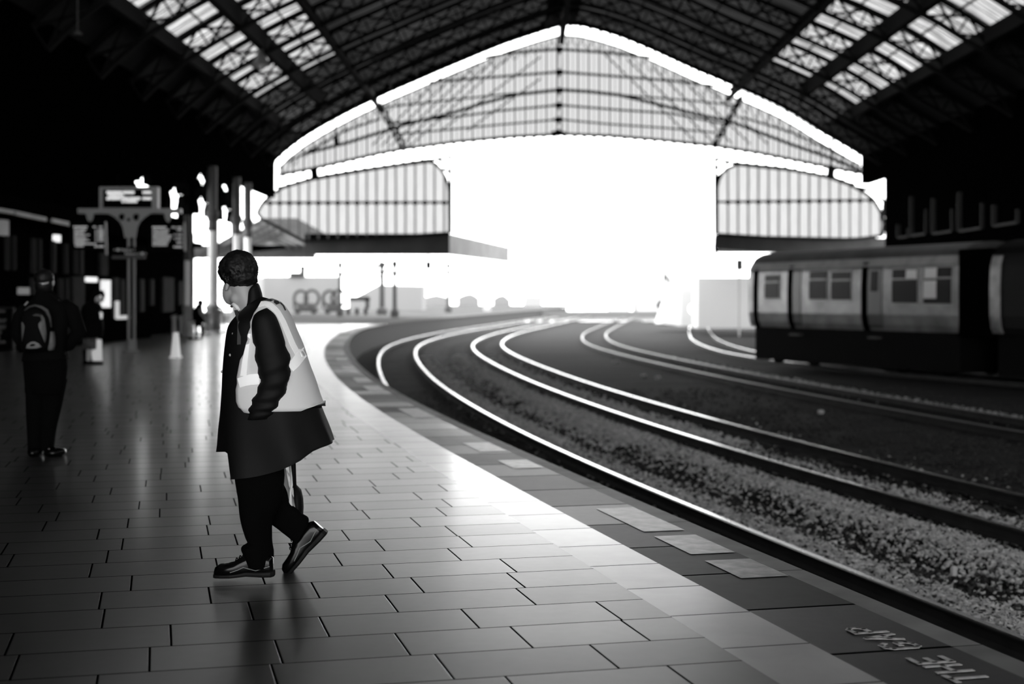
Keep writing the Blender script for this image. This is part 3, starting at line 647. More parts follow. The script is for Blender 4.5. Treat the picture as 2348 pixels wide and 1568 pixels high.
# ------------------------------------------------------------------ left building facade
XF = -14.35
def fp(x, y, dx=0.0):
    X = XF+dx; Y = X*F/(x-CX); return Vector((X, Y, H-(y-HY)*Y/F))
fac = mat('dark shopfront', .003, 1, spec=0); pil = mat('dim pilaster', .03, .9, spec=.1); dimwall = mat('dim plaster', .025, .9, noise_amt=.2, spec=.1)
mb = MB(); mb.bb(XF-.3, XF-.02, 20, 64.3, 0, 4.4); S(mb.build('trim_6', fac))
def pstrip(x, y0, y1, wpx, m, nm='pilaster', lab=None):
    a, b = fp(x, y0), fp(x, y1); wY = abs(fp(x+wpx, y0).y-a.y); mb = MB(); mb.bb(XF-.02, XF+.1, a.y-wY/2, a.y+wY/2, b.z, a.z); return mb.build(nm, m)
for x, y0, y1, w_ in ((13, 540, 620, 2.5), (29, 540, 620, 2), (73, 546, 626, 4), (88, 548, 626, 3), (120, 552, 626, 5), (148, 558, 628, 4), (169, 560, 628, 4), (182, 570, 630, 7), (234, 580, 632, 15),
      (72, 636, 676, 6), (135, 638, 686, 4), (149, 638, 690, 4), (262, 636, 735, 10), (277, 640, 735, 8), (322, 640, 715, 8), (382, 636, 715, 24), (411, 645, 700, 9), (345, 640, 700, 6)):
    tag(pstrip(x, y0, y1, w_, pil if w_ < 12 else dimwall), 'dim pale vertical pilaster on the dark shopfront wall, %s row' % ('upper' if y0 < 620 else 'lower'), 'pilaster', 'pilasters on the left shopfront wall')
tag(pstrip(175, 634, 770, 26, dimwall, 'wall_panel'), 'broad dim plaster panel on the shopfront between the two dark figures', 'wall panel')
# lit things on the facade
lit = mat('lit lamp', .8, emit=1.0); lit2 = mat('dim lit sign', .3, emit=.10); litd = mat('lit doorway', .8, emit=.8)
def fbox(x0, x1, y0, y1, m, nm, lab, cat, group=None, th=.15):
    a, b = fp(x0, y0), fp(x1, y1); zt_, zb_ = a.z, H-(y1-HY)*a.y/F; mb = MB(); mb.bb(XF+.02, XF+.02+th, a.y, b.y, zb_, zt_)
    return tag(mb.build(nm, m), lab, cat, group)
fbox(-6, 7, 499, 539, mat('pale sign', .2, emit=.10), 'projecting_sign', 'pale blank sign panel high on the shopfront at the left frame edge', 'sign')
fbox(119, 127, 538, 554, lit, 'wall_lamp', 'small bright wall lamp above the man with the backpack', 'lamp')
fbox(191, 212, 635, 646, lit, 'wall_lamp', 'bright oblong wall lamp above the hooded figure', 'lamp')
fbox(229, 243, 642, 705, litd, 'lit_doorway', 'tall bright lit doorway behind the hooded figure', 'doorway')
fbox(38, 55, 659, 675, lit2, 'notice', 'small dim notice on the shopfront left of the backpack man', 'notice')
mb = MB(); a = fp(242, 729); b = fp(263, 729)
mb.bb(XF+.9, XF+1.0, a.y-.5, b.y-3, a.z-.02, a.z+.10); mb.bb(XF+.9, XF+1.0, b.y-3.2, b.y-3, a.z, a.z+.6); tag(mb.build('bright_counter', mat('bright counter', .6, emit=.45)), 'bright L shaped counter edge glowing right of the hooded figure', 'counter')  # lit edge put in as a glow of the counter material
# canopy edge strip of the building
cs = mat('pale gutter strip', .22, .6, noise_amt=.3, nscale=.6)
for (x0, y0, x1, y1) in ((-40, 475, 30, 487), (34, 488, 105, 503), (119, 505, 160, 514)):
    X = XF+.9; Ya, Yb = X*F/(x0-CX), X*F/(x1-CX)
    mb = MB(); mb.bar((X, Ya, H-(y0-HY)*Ya/F), (X, Yb, H-(y1-HY)*Yb/F), .06, 9*Ya/F*1.05)
    tag(mb.build('gutter_strip', cs), 'pale gutter strip along the front of the dark station building', 'gutter', 'gutter strips on the left building')
mb = MB(); mb.bb(XF+.0, XF+.86, 30, 62, 3.66, 3.86); tag(mb.build('building_canopy', fac), 'dark flat canopy behind the pale gutter strip', 'canopy')
# platform-side kiosks in shade
mb = MB()
a = G(252, 778); b = G(424, 775)
mb.bb(XF+.12, XF+.9, 41, 53, 0, .75); tag(mb.build('low_counter', mat('dark counter', .003, 1, spec=0)), 'long low dark counter along the foot of the shopfront', 'counter')
# ------------------------------------------------------------------ departure board sign
Ys = 38.4
def B_(x, y, dY=0.0): return P(x, y, Ys+dY)
grey = mat('grey painted steel', .26, .5); blk = mat('black screen', .002, .9, spec=.05); led = mat('lit display text', .8, emit=.85); led2 = mat('dim display text', .5, emit=.35)
sg = empty('departure_sign', (B_(301, 0).x, Ys, 0), 'tall grey signpost carrying the train departure displays', 'signpost')
mb = MB(); b0 = B_(301, 685); b0.z = 0
mb.lathe(b0, [(.22, 0), (.22, .04), (.13, .08), (.12, .35)], 14)
for x in (295, 308): mb.tube([Vector((B_(x, 0).x, Ys, .3)), B_(x, 545)], .035, 10)
mb.build('pole', grey, sg)
mb = MB(); mb.bar(B_(181, 484), B_(416, 484), .22, .13); mb.build('crossbar', grey, sg)
mb = MB()
pts = [(243, 488), (262, 497), (274, 508), (281, 520), (286, 545), (312, 545), (316, 520), (322, 508), (334, 497), (348, 488)]
hole = [(281, 497, 8)]
mb.rings([[B_(x, y, -.06) for x, y in pts], [B_(x, y, .06) for x, y in pts]]); mb.build('gusset', grey, sg)
mb = MB()
for x, y, r in ((280, 497.5, 7.5), (295, 503.5, 4), (313, 498, 8)): mb.tube([B_(x, y, -.075), B_(x, y, -.062)], r*Ys/F, 18)
mb.build('gusset_hole', blk, sg)
for x in (206, 385):
    mb = MB(); pts = [(x-10, 487), (x-7, 500), (x-2, 509), (x+3, 509), (x+8, 500), (x+10, 487)]; mb.rings([[B_(p, q, -.05) for p, q in pts], [B_(p, q, .05) for p, q in pts]]); mb.build('bracket', grey, sg)
def board(nm, x0, x1, y0, y1, lab, rows, m, skew=0):
    o = empty(nm, (B_((x0+x1)/2, 0).x, Ys, B_(0, y1).z), lab, 'departure display')
    mb = MB(); a = B_(x0, y1); b = B_(x1, y0); mb.bb(a.x, b.x, Ys-.14, Ys+.14, a.z, b.z); mb.build('casing', blk if nm != 'display_panel' else grey, o)
    if nm == 'display_panel':
        mb = MB(); a = B_(x0+9, y1-2); b = B_(x1-13, y0+6); mb.bb(a.x, b.x, Ys-.155, Ys-.141, a.z, b.z); mb.build('screen', blk, o)
    elif nm == 'departure_display':
        mb = MB(); mb.bar(B_(x1+1, y0, .0), B_(x1+3, y1+12 if x1 < 300 else y1, .0), .05, .05); mb.build('side_rim', grey, o)
    r = random.Random(x0)
    for (xa, xb, y, h) in rows:
        x = xa; mb = MB()
        while x < xb-.8:
            w_ = r.choice((1.1, 1.5, 1.9)); w_ = min(w_, xb-x); c = B_(x+w_/2, y, -.16); mb.box(c, (w_*.72*Ys/F, .006, h*Ys/F*r.uniform(.75, 1))); x += w_+.15
            if r.random() < .06: x += 1.2
        mb.build('text_row', m, o)
    return o
board('display_panel', 231, 364, 429, 479, 'wide upper departure display with two bright text lines in a grey case', [(244, 308, 441, 7), (327, 347, 441, 7), (248, 284, 448, 6), (244, 322, 455, 7), (327, 347, 455, 7), (279, 315, 462, 6)], led)
R1 = [(168, 200, 520, 4)]+[(170, 198-(i % 3)*3+(8 if i in (3, 5, 6) else 0), 526+4.2*i, 2.6) for i in range(8)]+[(171, 222, 559, 3), (172, 192, 564, 3), (213, 221, 520, 3), (226, 235, 520, 3), (217, 239, 565, 4)]+[(225, 238, 527+4.2*i, 2.8) for i in range(7)]+[(218.5, 221.5, 527+4.2*i, 2.4) for i in range(7)]
board('departure_display', 163, 241, 508, 572, 'left hanging departure screen with rows of dim text', R1, led2)
R2 = [(349, 381, 521, 4)]+[(350, 388-(i % 3)*2+(6 if i in (3, 4, 5) else 0), 527+4.4*i, 2.7) for i in range(9)]+[(394, 402, 521, 3), (406, 417, 521, 3)]+[(405, 418, y, 3.2) for y in (527, 538, 547, 556)]+[(398, 418, 566, 4), (399, 403, 538, 3), (399, 403, 547, 3)]
board('departure_display', 344, 421, 510, 576, 'right hanging departure screen with rows of dim text', R2, led2)
ws = empty('wayfinding_sign', (B_(295, 0).x, Ys, B_(0, 590).z), 'small dark platform direction sign across the signpost, dim white writing', 'sign')
mb = MB(); a = B_(257, 588); b = B_(334, 566); mb.bb(a.x, b.x, Ys-.1, Ys-.05, a.z, b.z); mb.build('panel', blk, ws)
mb = MB(); mb.bar(B_(257, 590, -.1), B_(334, 590, -.1), .05, .08); mb.build('lower_rail', mat('dim steel', .05, .6), ws)
wt = mat('dim sign text', .3, emit=.10)
def label_text(body, x, y, hpx, Y, m, nm, par, alignc=False):
    me = text_mesh(body, hpx*Y/F*1.35); me.transform(Matrix.Rotation(PI/2, 4, 'X')); p = P(x, y, Y); me.transform(Matrix.Translation(p)); return link_mesh(me, nm, m, par)
label_text('< \u25a0 Platform 1', 260, 575.5, 6, Ys-.104, wt, 'lettering', ws); label_text('Platform 3 \u25a0 <', 286, 584.5, 6, Ys-.104, wt, 'lettering', ws)
# warning cone
cb = G(403, 820); cn = empty('wet_floor_cone', cb, 'slim white cone standing on the shiny paving left of the vest man', 'cone')
white = mat('white plastic', .8, .5, emit=0); mb = MB(); k_ = cb.y/F
mb.rings([[cb+Vector((sx*r*k_, sy*r*k_, z)) for sx, sy in ((-1, -1), (1, -1), (1, 1), (-1, 1))] for r, z in ((13, 0.0), (12.5, .02), (9, .05), (5, 57*k_), (4.4, 58*k_))]); mb.build('body', mat('white plastic cone', .85, .4, emit=.25), cn)  # cone body glows slightly in place of light falling on it
# chalkboard, left edge
q = G(5, 806); cbk = empty('chalkboard', q, 'black pavement chalkboard with faint white writing at the left frame edge', 'chalkboard')
x1 = P(31, 0, q.y).x; mb = MB(); zt_ = P(0, 704, q.y).z; mb.bb(x1-.8, x1, q.y, q.y+.05, .05, zt_); mb.build('panel', blk, cbk)
mb = MB(); mb.bb(x1-.82, x1+.02, q.y-.01, q.y+.06, zt_-.03, zt_); mb.bb(x1-.03, x1+.02, q.y-.01, q.y+.06, 0, zt_); mb.build('frame', mat('dark timber frame', .01, .7), cbk)
ck = mat('chalk writing', .12, .9, emit=.02)  # chalk strokes lifted by a faint emission instead of light
for body, x, y, h in (('MENU', -10, 716, 6), ('PINT', -8, 739, 8), ('NEET', -12, 754, 8), ('FE', -4, 765, 6), ('PE', -8, 776, 6), ('NOR', -5, 787, 6)):
    label_text(body, x, y, h, q.y-.012, ck, 'chalk_line', cbk)
# litter sack holders
sack = mat('clear litter sack', .45, .5, noise_amt=.4, nscale=12); 
def sackholder(x, yb, yt, wpx, label, arm=1):
    b = G(x, yb); s = b.y/F; h = (yb-yt)*s; r = wpx*s/2; o = empty('litter_sack_holder', b, label, 'litter bin', 'hooped litter sack holders by the columns')
    mb = MB(); mb.tube([b+Vector((arm*r*1.35, 0, 0)), b+Vector((arm*r*1.35, 0, h*.6)), b+Vector((arm*r*1.0, 0, h*1.02)), b+Vector((arm*r*.2, 0, h*1.12))], .035, 8); mb.box(b+Vector((arm*r*1.3, 0, .02)), (.4, .4, .04)); mb.build('stand', iron, o)
    mb = MB(); n = 18; pts = [b+Vector((r*math.cos(2*PI*i/n), r*math.sin(2*PI*i/n), h+r*.25*math.cos(2*PI*i/n))) for i in range(n+1)]; mb.tube(pts, .018, 6, False); mb.build('hoop', mat('pale hoop', .5, .5), o)
    mb = MB(); mb.lathe(b, [(r*.5, .08), (r*.85, .12), (r*.75, h*.35), (r*.7, h*.7), (r*1.0, h-.02)], 14); mb.build('sack', sack, o)
sackholder(438, 777, 739, 17, 'pale litter sack in a hoop at the foot of the short pale column'); sackholder(499, 762, 708, 22, 'largest grey litter sack holder, right of the small seated figure'); sackholder(477, 766, 718, 13, 'slim grey litter sack beside the small seated figure', -1)
sackholder(399, 768, 724, 14, 'grey litter sack left of the short pale column, nearest the white cone', 1); sackholder(417, 771, 724, 16, 'grey litter sack just left of the short pale column', 1)
# pendant lamp under left skylight
lp = P(598, 150, 60); ld = empty('pendant_lamp', lp, 'dark pendant lamp hanging against the left skylight', 'lamp')
mb = MB(); mb.lathe(lp, [(.02, .9), (.08, .85), (.12, .55), (.34, .1), (.42, .0)], 16); mb.build('shade', mat('grey lamp shade', .08, .5), ld)
mb = MB(); mb.ell(lp+Vector((0, 0, 0)), (.2, .2, .2)); mb.build('globe', mat('glass globe', .5, .3), ld)
mb = MB(); mb.tube([lp+Vector((0, 0, .85)), lp+Vector((0, 0, 3.2))], .03, 6); mb.build('cord', iron, ld)
lp = P(178, 78, 40); mb = MB(); mb.tube([lp+Vector((0, 0, .05)), lp+Vector((0, 0, 6.2))], .02, 6); mb.lathe(lp, [(.13, -.02), (.13, .03), (.03, .08)], 12); tag(mb.build('ceiling_lamp', mat('dim lamp', .06)), 'tiny dim lamp in the black upper left corner', 'lamp')

# ------------------------------------------------------------------ railcar
A0 = Vector((8.8, 52.9, 0)); A1 = Vector((13.26, 42.3, 0)); U = (A1-A0).normalized(); V = Vector((-U.y, U.x, 0)); 
if V.x < 0: V = -V
def u_of(x):
    t = (x-CX)/F; return (t*A0.y-A0.x)/(U.x-t*U.y)
def T(u, v, z): return A0+U*u+V*v+Vector((0, 0, z))
def zpx(y, x):
    u = u_of(x); Y = A0.y+U.y*u; return H-(y-HY)*Y/F
body = mat('dull silver coach paint', .27, .33, spec=.5, noise_amt=.4, nscale=1.3, metal=.25); bodyp = mat('pale cantrail paint', .42, .4, noise_amt=.2, nscale=2); roofm = mat('grey coach roof', .07, .6, noise_amt=.4, nscale=.8); under = mat('black underframe', .004, .9, spec=.1)
glz = mat('dark coach glazing', .01, .35, spec=.08); seam = mat('black door recess', .002, .9, spec=0); wf = mat('pale window frame', .42, .4)
pane_shine = mat('painted pane reflection', .9, .3); nose = mat('bright cab front', .62, .4)  # pale panes: reflected and see-through brightness put into the colour
SEC = [(.14, .42), (.05, .62), (0, .95), (0, 1.9), (.03, 2.4), (.10, 2.66), (.16, 2.76)]
ROOF = [(.16, 2.76), (.30, 2.95), (.6, 3.10), (1.0, 3.17), (1.4, 3.19)]
def carbody(o, u0, u1, mb_, mr_, seg=8):
    full = SEC+[(2.8-v, z) for v, z in reversed(SEC)]
    mb = MB(); us = [u0+(u1-u0)*i/seg for i in range(seg+1)]
    mb.rings([[T(u, v, z) for v, z in full] for u in us]); mb.build('body_shell', mb_, o)
    rr = ROOF+[(2.8-v, z) for v, z in reversed(ROOF[:-1])]
    mb = MB(); mb.rings([[T(u, v, z+.004) for v, z in rr] for u in us]); mb.build('roof', mr_, o)
    mb = MB(); mb.box(T((u0+u1)/2, 1.4, -.17), (u1-u0-.3, 2.4, 1.2), (U, V, Vector((0, 0, 1))))
    mb.build('underframe', under, o)
    for uu in (u0+2.2, u1-2.2):
        b_ = MB()
        for du in (-1.1, 1.1):
            for vv in (.55, 2.15): b_.tube([T(uu+du, vv, -.50), T(uu+du, vv+.12, -.50)], .42, 20)
        b_.box(T(uu, 1.35, -.35), (2.6, 1.9, .3), (U, V, Vector((0, 0, 1)))); b_.build('bogie', under, o)
Lc = u_of(2197)
tr = empty('railcar', T(Lc/2, 1.4, -.915), 'silver railcar standing at the far right with dark door gaps and windows', 'train')
OFF[tr.name] = Vector(tr.location)
carbody(tr, 0, Lc, body, roofm)
mb = MB(); mb.add([T(0, .16, 2.76), T(Lc, .16, 2.76), T(Lc, .02, 2.5), T(0, .02, 2.5)], [(0, 1, 2, 3)]); mb.v = [tuple(Vector(v)-V*.012) for v in mb.v]; mb.build('cantrail', bodyp, tr)
def svz(z): return interp([(z_, v_) for v_, z_ in SEC], z)
def side(x0, x1, y0, y1, m, nm, par, dv=-.02, th=.05, zz=None):
    u0, u1 = u_of(x0), u_of(x1); xm = (x0+x1)/2; z1, z0 = zz or (zpx(y0, xm), zpx(y1, xm)); mb = MB()
    zs = [z0]+[z for _, z in SEC if z0 < z < z1]+[z1]
    R = []
    for u in (u0, u1): R.append([T(u, svz(z)+dv, z) for z in zs]+[T(u, svz(z)+dv+th, z) for z in reversed(zs)])
    mb.rings(R); return mb.build(nm, m, par)
def win(x0, x1, y0, y1, top=None, split=None):
    f = side(x0-2, x1+2, y0-3, y1+3, wf, 'window_frame', tr, -.02); 
    side(x0, x1, y0, y1, glz, 'pane', f, -.035, .03)
    ym = y0+(y1-y0)*.29; side(x0-1, x1+1, ym-1.6, ym+2.2, wf, 'transom', f, -.05, .03)
    return f
win(1755, 1787, 631, 684); win(1857, 1896, 622, 686); win(1907, 1951, 623, 687)
f3 = win(2047, 2104, 617, 694); side(2079, 2103, 618, 639, pane_shine, 'pane_reflection', f3, -.05, .02)
f4 = win(2119, 2182, 613, 696); side(2121, 2149, 614, 638, pane_shine, 'pane_reflection', f4, -.05, .02); side(2120, 2149, 643, 684, pane_shine, 'pane_reflection', f4, -.05, .02)
side(1728, 1737, 0, 0, seam, 'cab_door_recess', tr, -.03, .05, zz=(2.6, .42))
side(1807, 1817, 0, 0, seam, 'door_recess', tr, -.03, .05, zz=(2.62, .42)); d1 = side(1818, 1836, 0, 0, mat('door leaf', .08, .35), 'door', tr, -.02, .05, zz=(2.5, .5))
side(1976, 1989, 0, 0, seam, 'door_recess', tr, -.03, .05, zz=(2.64, .42)); d2 = side(1990, 2022, 0, 0, mat('door leaf', .08, .35), 'door', tr, -.02, .05, zz=(2.55, .5))
side(1998, 2012, 622, 668, glz, 'door_window', d2, -.04, .03)
for x in (1700+120, 2000): side(x-8, x+14, 0, 0, mat('dim step', .06, .7), 'step', tr, -.2, .2, zz=(.22, .16))
# cab front
mb = MB(); mb.add([T(0, .16, .42), T(-.02, 0.05, 2.5), T(-.25, .6, 2.95), T(-.3, 2.2, 2.95), T(-.05, 2.75, 2.5), T(0, 2.6, .42), T(-.35, 1.4, 2.5), T(-.38, 1.4, .42)], [(0, 1, 6, 7), (1, 2, 6), (2, 3, 6), (3, 4, 6), (4, 5, 7, 6)]); mb.build('cab_front', nose, tr)
u2 = u_of(2268)
tr2 = empty('railcar', T(u2+5, 1.4, -.915), 'black second railcar with one lit corner painted pale at the right frame edge', 'train'); OFF[tr2.name] = Vector(tr2.location)
dk = mat('near black coach paint', .003, .6, spec=.2)
carbody(tr2, u2, u2+10, dk, under)
ep = u_of(2294)-u2
def side2(u0, u1, z0, z1, m, nm):
    zs = [z0]+[z for _, z in SEC if z0 < z < z1]+[z1]; mb = MB()
    mb.rings([[T(u, svz(z)-.03, z) for z in zs]+[T(u, svz(z)+.02, z) for z in reversed(zs)] for u in (u0, u1)]); return mb.build(nm, m, tr2)
side2(u2+.05, u2+ep, .45, 2.7, mat('lit coach corner', .4, .35, metal=.3, noise_amt=.5, nscale=2), 'end_strip')  # lit, reflecting coach corner painted as a pale strip
mb = MB(); mb.box(T((Lc+u2)/2, 1.38, 1.62), (u2-Lc-.02, 2.74, 2.6), (U, V, Vector((0, 0, 1)))); tag(mb.build('gangway', seam), 'black gangway bellows between the two railcars', 'gangway')
# far pale train
fu = Vector((-.96, -.28, 0)).normalized(); fv = Vector((-.28, .96, 0)).normalized(); f0 = P(1562, 685, 112); f0.z = 0
def T2(u, v, z): return f0+fu*u+fv*v+Vector((0, 0, z))
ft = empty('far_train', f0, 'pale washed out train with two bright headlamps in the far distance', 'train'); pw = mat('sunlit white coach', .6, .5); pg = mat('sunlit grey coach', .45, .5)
mb = MB(); mb.rings([[T2(u, v, z) for v, z in ((0, -.7), (0, 2.2), (.4, 2.9), (2.3, 2.9), (2.7, 2.2), (2.7, -.7))] for u in (0, -20)]); mb.build('body_shell', pg, ft)
mb = MB(); mb.add([T2(0, 0, -.7), T2(0, 0, 2.2), T2(-.8, .4, 2.9), T2(-.8, 2.3, 2.9), T2(0, 2.7, 2.2), T2(0, 2.7, -.7), T2(1.4, .6, -.5), T2(1.4, 2.1, -.5), T2(.9, .6, .9), T2(.9, 2.1, .9)], [(0, 6, 8, 1), (1, 8, 2), (2, 8, 9, 3), (3, 9, 4), (4, 9, 7, 5), (6, 7, 9, 8)]); mb.build('cab_front', pw, ft)
mb = MB(); mb.ell(P(1588, 708, 109), (.3, .1, .38)); mb.build('headlamp', mat('headlamp', .9, emit=6), ft)
mb = MB(); mb.ell(P(1615, 698, 109), (.42, .1, .55)); mb.build('headlamp', mat('headlamp', .9, emit=6), ft)
mb = MB(); mb.box(P(1660, 702, 100), (1.2, .1, .12)); mb.bb(0, 0, 0, 0, 0, 0)
cartl = P(1717, 0, 100).x; cw = P(1600, 0, 100).x
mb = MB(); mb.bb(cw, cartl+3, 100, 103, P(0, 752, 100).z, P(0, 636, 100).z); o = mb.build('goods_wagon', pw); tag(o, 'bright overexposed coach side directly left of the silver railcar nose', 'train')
# signal left of the railcar
def sbox(x0, x1, y0, y1, Y, m, nm, lab, cat, th=.4, group=None):
    a, b = P(x0, y1, Y), P(x1, y0, Y); mb = MB(); mb.bb(a.x, b.x, Y, Y+th, a.z, b.z); return tag(mb.build(nm, m), lab, cat, group)
sg2 = empty('signal', P(1696, 0, 96), 'black signal head on a slim post just left of the railcar nose', 'signal'); sg2.location.z = -1.1; OFF[sg2.name] = Vector(sg2.location)
a = P(1696, 607, 96); mb = MB(); mb.box(a, (.44, .2, .72)); mb.build('head', mat('signal black', .03, .7), sg2); mb = MB(); mb.tube([Vector((a.x, 96.2, -1.1)), Vector((a.x, 96.2, a.z))], .06); mb.build('post', mat('pale post', .3, .7), sg2)
# ------------------------------------------------------------------ distant scenery
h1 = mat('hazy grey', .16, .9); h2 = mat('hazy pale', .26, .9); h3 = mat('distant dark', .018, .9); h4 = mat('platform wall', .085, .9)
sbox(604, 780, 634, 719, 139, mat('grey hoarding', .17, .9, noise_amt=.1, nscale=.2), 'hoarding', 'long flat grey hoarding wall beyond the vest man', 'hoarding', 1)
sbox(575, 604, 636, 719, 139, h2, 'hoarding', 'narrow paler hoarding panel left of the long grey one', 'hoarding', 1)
o = sbox(688, 699, 609, 634, 139.2, h3, 'chimney', 'small dark chimney standing above the grey hoarding', 'chimney', .3)
sbox(664, 696, 625, 635, 138.8, h3, 'roof_sign', 'thin dark ledge on top of the grey hoarding', 'ledge', .3)
# low shed with sloping left side
mb = MB(); pts = [(800, 712), (800, 690), (868, 653), (969, 655), (969, 712)]
mb.rings([[P(x, y, 175) for x, y in pts], [P(x, y, 175)+Vector((0, 6, 0)) for x, y in pts]]); o = mb.build('low_shed', mat('grey shed', .17, .9)); tag(o, 'low flat topped grey shed with one sloping side beyond the posts', 'shed')
# bench shelter
bs = empty('bench_shelter', P(822, 712, 128), 'small dark bench shelter with stubby legs left of the low shed', 'shelter')
mb = MB(); a = P(800, 690, 128); b = P(846, 680, 128); mb.bb(a.x, b.x, 128, 129, a.z, b.z); mb.build('roof', h3, bs)
for x in (798, 818, 838): mb = MB(); a = P(x-4, 720, 128); b = P(x+4, 706, 128); mb.bb(a.x, b.x, 128, 128.5, 0, b.z); mb.build('leg', h3, bs)
mb = MB(); a = P(838, 708, 128); b = P(846, 684, 128); mb.bb(a.x, b.x, 128, 128.5, a.z, b.z); mb.build('end_strip', h3, bs)
# four small distant huts
for (xa, xb, yt, yb, Y, m, lb, gable) in ((962, 1030, 676, 702, 278, h1, 'widest distant hut with a low rounded top, left of its row', 1), (1050, 1098, 673, 701, 295, h1, 'distant hut with peaked top, second in its row', 1), (1131, 1170, 676, 700, 314, h1, 'small distant hut, third in its row', 1), (1200, 1243, 680, 703, 262, h2, 'palest distant hut with a flat top at the right end of its row', 0)):
    pts = [(xa, yb), (xa, yt+9), ((xa+xb)/2-8, yt+2), ((xa+xb)/2+5, yt), (xb-8, yt+5), (xb, yt+12), (xb, yb)] if gable else [(xa, yb), (xa+5, yt), (xb, yt), (xb, yb)]
    mb = MB(); mb.rings([[P(x, y, Y) for x, y in pts], [P(x, y, Y)+Vector((0, 4, 0)) for x, y in pts]]); o = mb.build('distant_hut', m); tag(o, lb, 'hut', 'row of distant huts beside the far platform')
# trolleys
def trolley(x0, x1, lb, Y=133.0):
    s = Y/F; a = P(x0, 720, Y); b = P(x1, 720, Y); o = empty('luggage_trolley', ((a.x+b.x)/2, Y, 0), lb, 'trolley', 'dark barrows on the far platform'); m = mat('dark barrow frame', .02, .8)
    w_ = b.x-a.x; mb = MB(); mb.bb(a.x, b.x, Y, Y+1, .25, .6); mb.build('deck', m, o)
    for xx in (a.x+.3, b.x-.3): mb = MB(); mb.tube([Vector((xx, Y-.1, .28)), Vector((xx, Y+.1, .28))], .28, 14); mb.build('wheel', m, o)
    for xx, r in ((a.x+w_*.25, .62), (b.x-w_*.25, .66)):
        mb = MB(); pts = [Vector((xx+r*math.cos(t), Y+.4, 1.5+r*1.15*math.sin(t))) for t in np.linspace(0, 2*PI, 20)]; mb.tube(pts, .14, 6, False); mb.bar((xx-r, Y+.4, .5), (xx-r, Y+.4, 1.5), .16); mb.build('hoop', m, o)
    mb = MB(); mb.bb(a.x+.3, b.x-.4, Y+.3, Y+.9, .6, 1.05); mb.build('load', mat('grey load', .06, .8), o)
trolley(675, 727, 'dark hooped barrow on the far platform, nearer the vest man'); trolley(744, 786, 'dark hooped barrow on the far platform, beside the thin canopy post')
sbox(976, 988, 599, 617, 100, h3, 'hanging_sign', 'small dark box hanging under the far canopy', 'sign')
mb = MB(); a = P(982, 601, 100.2); mb.tube([a, Vector((a.x, a.y, 5.4))], .04, 6); tag(mb.build('hanger', h1), 'thin hanger holding the small dark box under the far canopy', 'hanger')
sbox(845, 870, 606, 613, 127.5, h3, 'canopy_sign', 'dark slanted sign beside the thick canopy post', 'sign')
sbox(835, 874, 632, 636, 128, h3, 'bracket_arm', 'small dark horizontal arm fixed to the thick canopy post', 'bracket', .12)
# far buildings washed out
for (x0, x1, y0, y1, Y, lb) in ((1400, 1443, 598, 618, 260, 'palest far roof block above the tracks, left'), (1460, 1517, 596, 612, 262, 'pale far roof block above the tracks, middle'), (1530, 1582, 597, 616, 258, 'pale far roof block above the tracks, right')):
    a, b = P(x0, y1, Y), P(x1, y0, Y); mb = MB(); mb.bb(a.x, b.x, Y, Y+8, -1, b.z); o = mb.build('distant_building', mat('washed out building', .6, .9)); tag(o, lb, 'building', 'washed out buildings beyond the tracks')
# dark trackside bushes / equipment and crane-like signal
mb = MB(); mb.ell(P(1526, 700, 147), (1.0, .6, .7)); tag(mb.build('trackside_cabinet', mat('dark cabinet', .035, .9)), 'dark rounded trackside cabinet left of the pale train', 'cabinet')
gs = mat('grey signal arm', .07, .9); mb = MB(); mb.poly([P(1523, 630, 150), P(1535, 645, 150), P(1536, 658, 150)], .35); mb.poly([P(1558, 636, 150), P(1546, 657, 150), P(1530, 658, 150)], .2); mb.bar(P(1536, 658, 150), Vector((P(1536, 0, 150).x, 150, -1.1)), .15)
tag(mb.build('distant_signal', gs), 'forked grey signal silhouette left of the pale train', 'signal')
mb = MB(); 
for xx in (1250,): pass
a, b = P(1160, 0, 190), P(1560, 0, 190); mb.bb(a.x, b.x, 190, 190.4, -1.1, -.2); tag(mb.build('low_wall', mat('pale low wall', .12, .9)), 'pale low wall across the tracks in the far glare', 'wall')
# ------------------------------------------------------------------ people
skin = mat('skin', .36, .5); hairm = mat('dark hair', .004, .55, spec=.3, noise_amt=.6, nscale=40); coatm = mat('navy coat', .0045, .62, spec=.15); trou = mat('black trousers', .0022, .95, spec=.05)
shoe_m = mat('polished black shoe', .003, .16, spec=.22); sole_m = mat('black rubber sole', .004, .6, spec=.2); vestm = mat('hi vis vest', .74, .75, spec=.1); tapem = mat('silver reflective tape', .95, .4, metal=.0, emit=.18); dkline = mat('dark piping', .02, .8)  # tape emission stands in for the light it returns
def ringc(L, R, b, Y, dz=0.0, n=40, ex=.85, dy=0.0, Yr=None):
    """ring from its left and right silhouette pixels at depth Y; b = half depth; dz drops the camera side"""
    A = P(L[0], L[1], Y); B = P(R[0], R[1], Yr or Y); c = (A+B)/2; a = (B-A)/2; out = []
    for k in range(n):
        t = 2*PI*k/n; cs, sn = math.cos(t), math.sin(t)
        cs = math.copysign(abs(cs)**ex, cs); sn2 = math.copysign(abs(sn)**ex, sn)
        v = c+a*cs+Vector((0, b*sn2+dy, 0))
        if sn2 < 0: v.z += dz*sn2
        out.append(v)
    return out
def densify(R, m=3):
    out = []
    for i in range(len(R)-1):
        p0 = R[max(i-1, 0)]; p1 = R[i]; p2 = R[i+1]; p3 = R[min(i+2, len(R)-1)]
        for s in range(m):
            t = s/m; out.append([.5*((2*b_)+(c_-a_)*t+(2*a_-5*b_+4*c_-d_)*t*t+(-a_+3*b_-3*c_+d_)*t**3) for a_, b_, c_, d_ in zip(p0, p1, p2, p3)])
    out.append(R[-1]); return out
